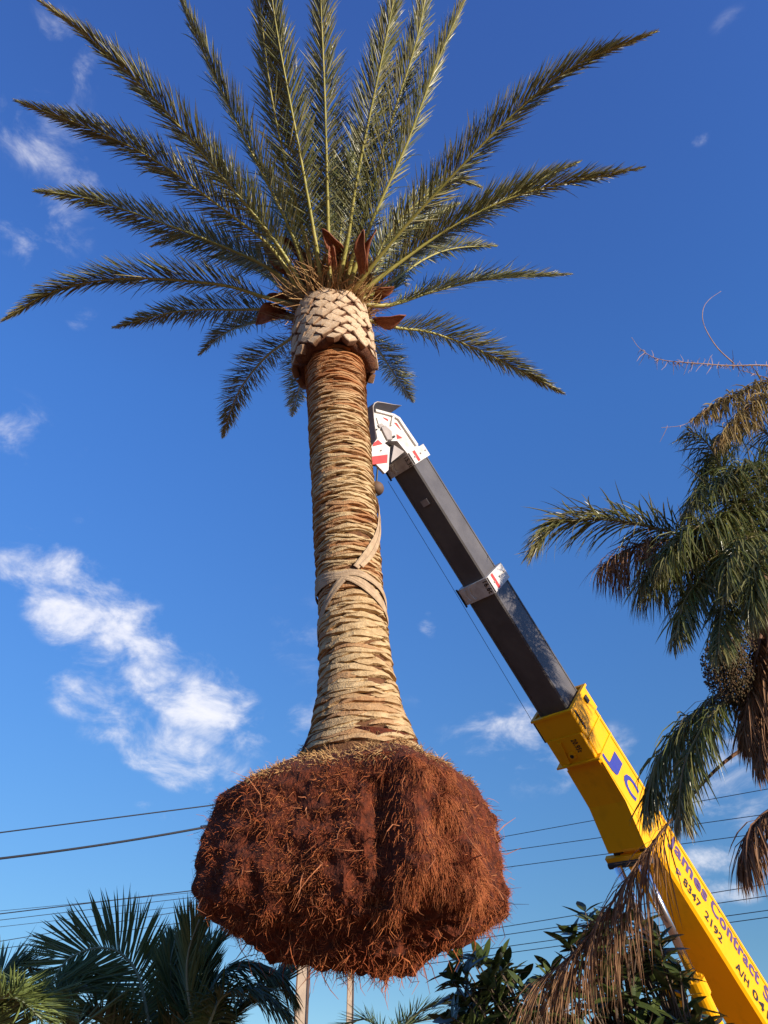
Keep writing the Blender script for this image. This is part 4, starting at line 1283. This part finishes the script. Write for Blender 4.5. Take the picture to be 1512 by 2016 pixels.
while cnt < 230:
    x, y = rng.uniform(880, 1430), rng.uniform(1790, 2060)
    if not inside(x, y + 18): continue
    tipp = atY(x, y, rng.uniform(7.7, 8.7))
    st = min(stems, key=lambda s: np.linalg.norm(s - tipp))
    br.tube(catmull([st, (st + tipp) / 2 + np.array([0, 0, -.05]) + rng.normal(0, .04, 3), tipp], 6), np.linspace(.012, .006, 6), 5)
    ax = unit(unit(tipp - st) + np.array([0, 0, .5]) + rng.normal(0, .3, 3))
    a1 = unit(np.cross(ax, rng.normal(0, 1, 3))); a2 = np.cross(ax, a1)
    for k in range(rng.integers(4, 8)):
        an = k * 2.4 + rng.normal(0, .3)
        d = unit(ax * rng.uniform(.1, .9) + a1 * math.cos(an) + a2 * math.sin(an))
        w = unit(np.cross(d, ax)); nn = np.cross(d, w) * -1
        L = rng.uniform(.16, .27)
        p0 = tipp - ax * rng.uniform(0, .10)
        leaves.append((p0, d, w, nn, L, rng.integers(8)))
    cnt += 1
br.build('branches', M['twig'], SHR, sh0)
leaves.sort(key=lambda a: a[0][1] - a[4] * 4)
rest = MB()
for k, (p0, d, w, nn, L, q) in enumerate(leaves):
    Mx = np.stack([d * L, w * L, nn * L], 1)
    if k < 290:
        o = bpy.data.objects.new('leaf', LV[q][0]); COL.objects.link(o); o.parent = SHR
        o.matrix_local = Matrix([[*Mx[a], (p0 - sh0)[a]] for a in range(3)] + [[0, 0, 0, 1]])
    else:
        rest.add(LV[q][1] @ Mx.T + p0, LV[q][2], var=rng.random())
tag(rest.build('leaves', M['shrub'], SHR, sh0), kind='stuff')

# ------------------------------------------------------------------ power poles and wires
def pole(x, Y, top, w, label):
    b = atY(x, 1900, Y); b0 = np.array([b[0], b[1], 0])
    E = empty('power_pole', b0, label, 'pole', 'power poles')
    mb = MB()
    mb.hexa([b0 + np.array(p) for p in ((-w * .40, -.1, -.2), (w * .40, -.1, -.2), (w * .40, .1, -.2), (-w * .40, .1, -.2), (-w * .3, -.1, top), (w * .3, -.1, top), (w * .3, .1, top), (-w * .3, .1, top))])
    mb.build('concrete_core', M['concrete'], E, b0)
    for s in (-1, 1):
        mb = MB()
        x0, x1 = s * w * .40, s * w * .5; y0, y1 = s * w * .3, s * w * .4
        if s < 0: x0, x1, y0, y1 = x1, x0, y1, y0
        mb.hexa([b0 + np.array(p) for p in ((x0, -.13, -.2), (x1, -.13, -.2), (x1, .13, -.2), (x0, .13, -.2), (y0, -.13, top), (y1, -.13, top), (y1, .13, top), (y0, .13, top))])
        mb.build('steel_channel', M['steel'], E, b0)
    for k in range(2):
        mb = MB(); mb.box(b0 + np.array([0, -.19, top - .35 - k * 1.5]), (2.2, .1, .12)); mb.build('cross_arm', M['steel'], E, b0)
    return b0
p1 = pole(598, 26, 7.9, .40, 'nearer concrete and steel power pole behind the root ball')
p2 = pole(691, 36, 7.6, .29, 'farther narrow concrete and steel power pole behind the root ball')
pL = pole(-1700, 25, 9.0, .40, 'power pole out along the street past the young date palms')
pR = pole(2600, 18, 9.0, .40, 'power pole out along the street past the queen palm')
def wire(a, b, sag, r, label, grp):
    n = 40; t = np.linspace(0, 1, n)
    P = a[None] * (1 - t)[:, None] + b[None] * t[:, None]
    P[:, 2] -= sag * 4 * t * (1 - t)
    mb = MB(); mb.tube(P, r, 5)
    o = mb.build('power_line', M['wire'], None, a)
    o.location = a
    tag(o, label, 'wire', grp)
def wire_px(pa, pb, pole_p, Y1, sag, r, label, grp, Yfar, ext=2.3):
    """from the pole (its ground distance Y1) through pixels pa and pb, on past the frame"""
    A = atY(pa[0], pa[1], Y1 + (Yfar - Y1) * .0)
    B = atY(pb[0], pb[1], Yfar)
    d = B - A
    A2 = pole_p.copy(); A2[2] = (A + d * ((pole_p[0] - A[0]) / d[0]))[2]; A2[1] = pole_p[1] - .19
    wire(A2, A + d * ext, sag, r, label, grp)
GL = 'overhead wires left of the root ball'; GR = 'overhead wires right of the root ball'
LW = [((415, 1603), (0, 1650), .020, .0), ((415, 1625), (0, 1668), .035, .45)]
for a, b, r, sg in LW:
    wire_px(a, b, p1, 26, sg, r, 'thick dark bundled cable, uppermost pair left of the root ball' if r > .03 else 'single wire running just above the thick bundled cable', GL, 24)
ORD = ['highest', 'second highest', 'third highest', 'fourth highest', 'fifth highest', 'sixth highest', 'lowest']
for q, (a, b, r) in enumerate((((400, 1762), (0, 1806), .020), ((400, 1766), (0, 1800), .009), ((400, 1775), (0, 1818), .012), ((400, 1790), (0, 1831), .009), ((390, 1800), (0, 1860), .013), ((390, 1822), (0, 1874), .013))):
    wire_px(a, b, p2, 36, 0, r, 'thin dark wire above the young date palms, ' + (ORD[q] if q < 5 else 'lowest') + ' of its bunch', GL, 34)
for q, (a, b, r) in enumerate((((1005, 1675), (1512, 1573), .013), ((1010, 1703), (1512, 1622), .013), ((1010, 1733), (1512, 1657), .013), ((990, 1840), (1512, 1750), .013), ((990, 1855), (1512, 1773), .013), ((985, 1877), (1512, 1800), .013), ((985, 1889), (1512, 1813), .013))):
    wire_px(a, b, p2, 36, 0, r, 'thin dark wire crossing behind the crane boom, ' + ORD[q] + ' of seven', GR, 30)
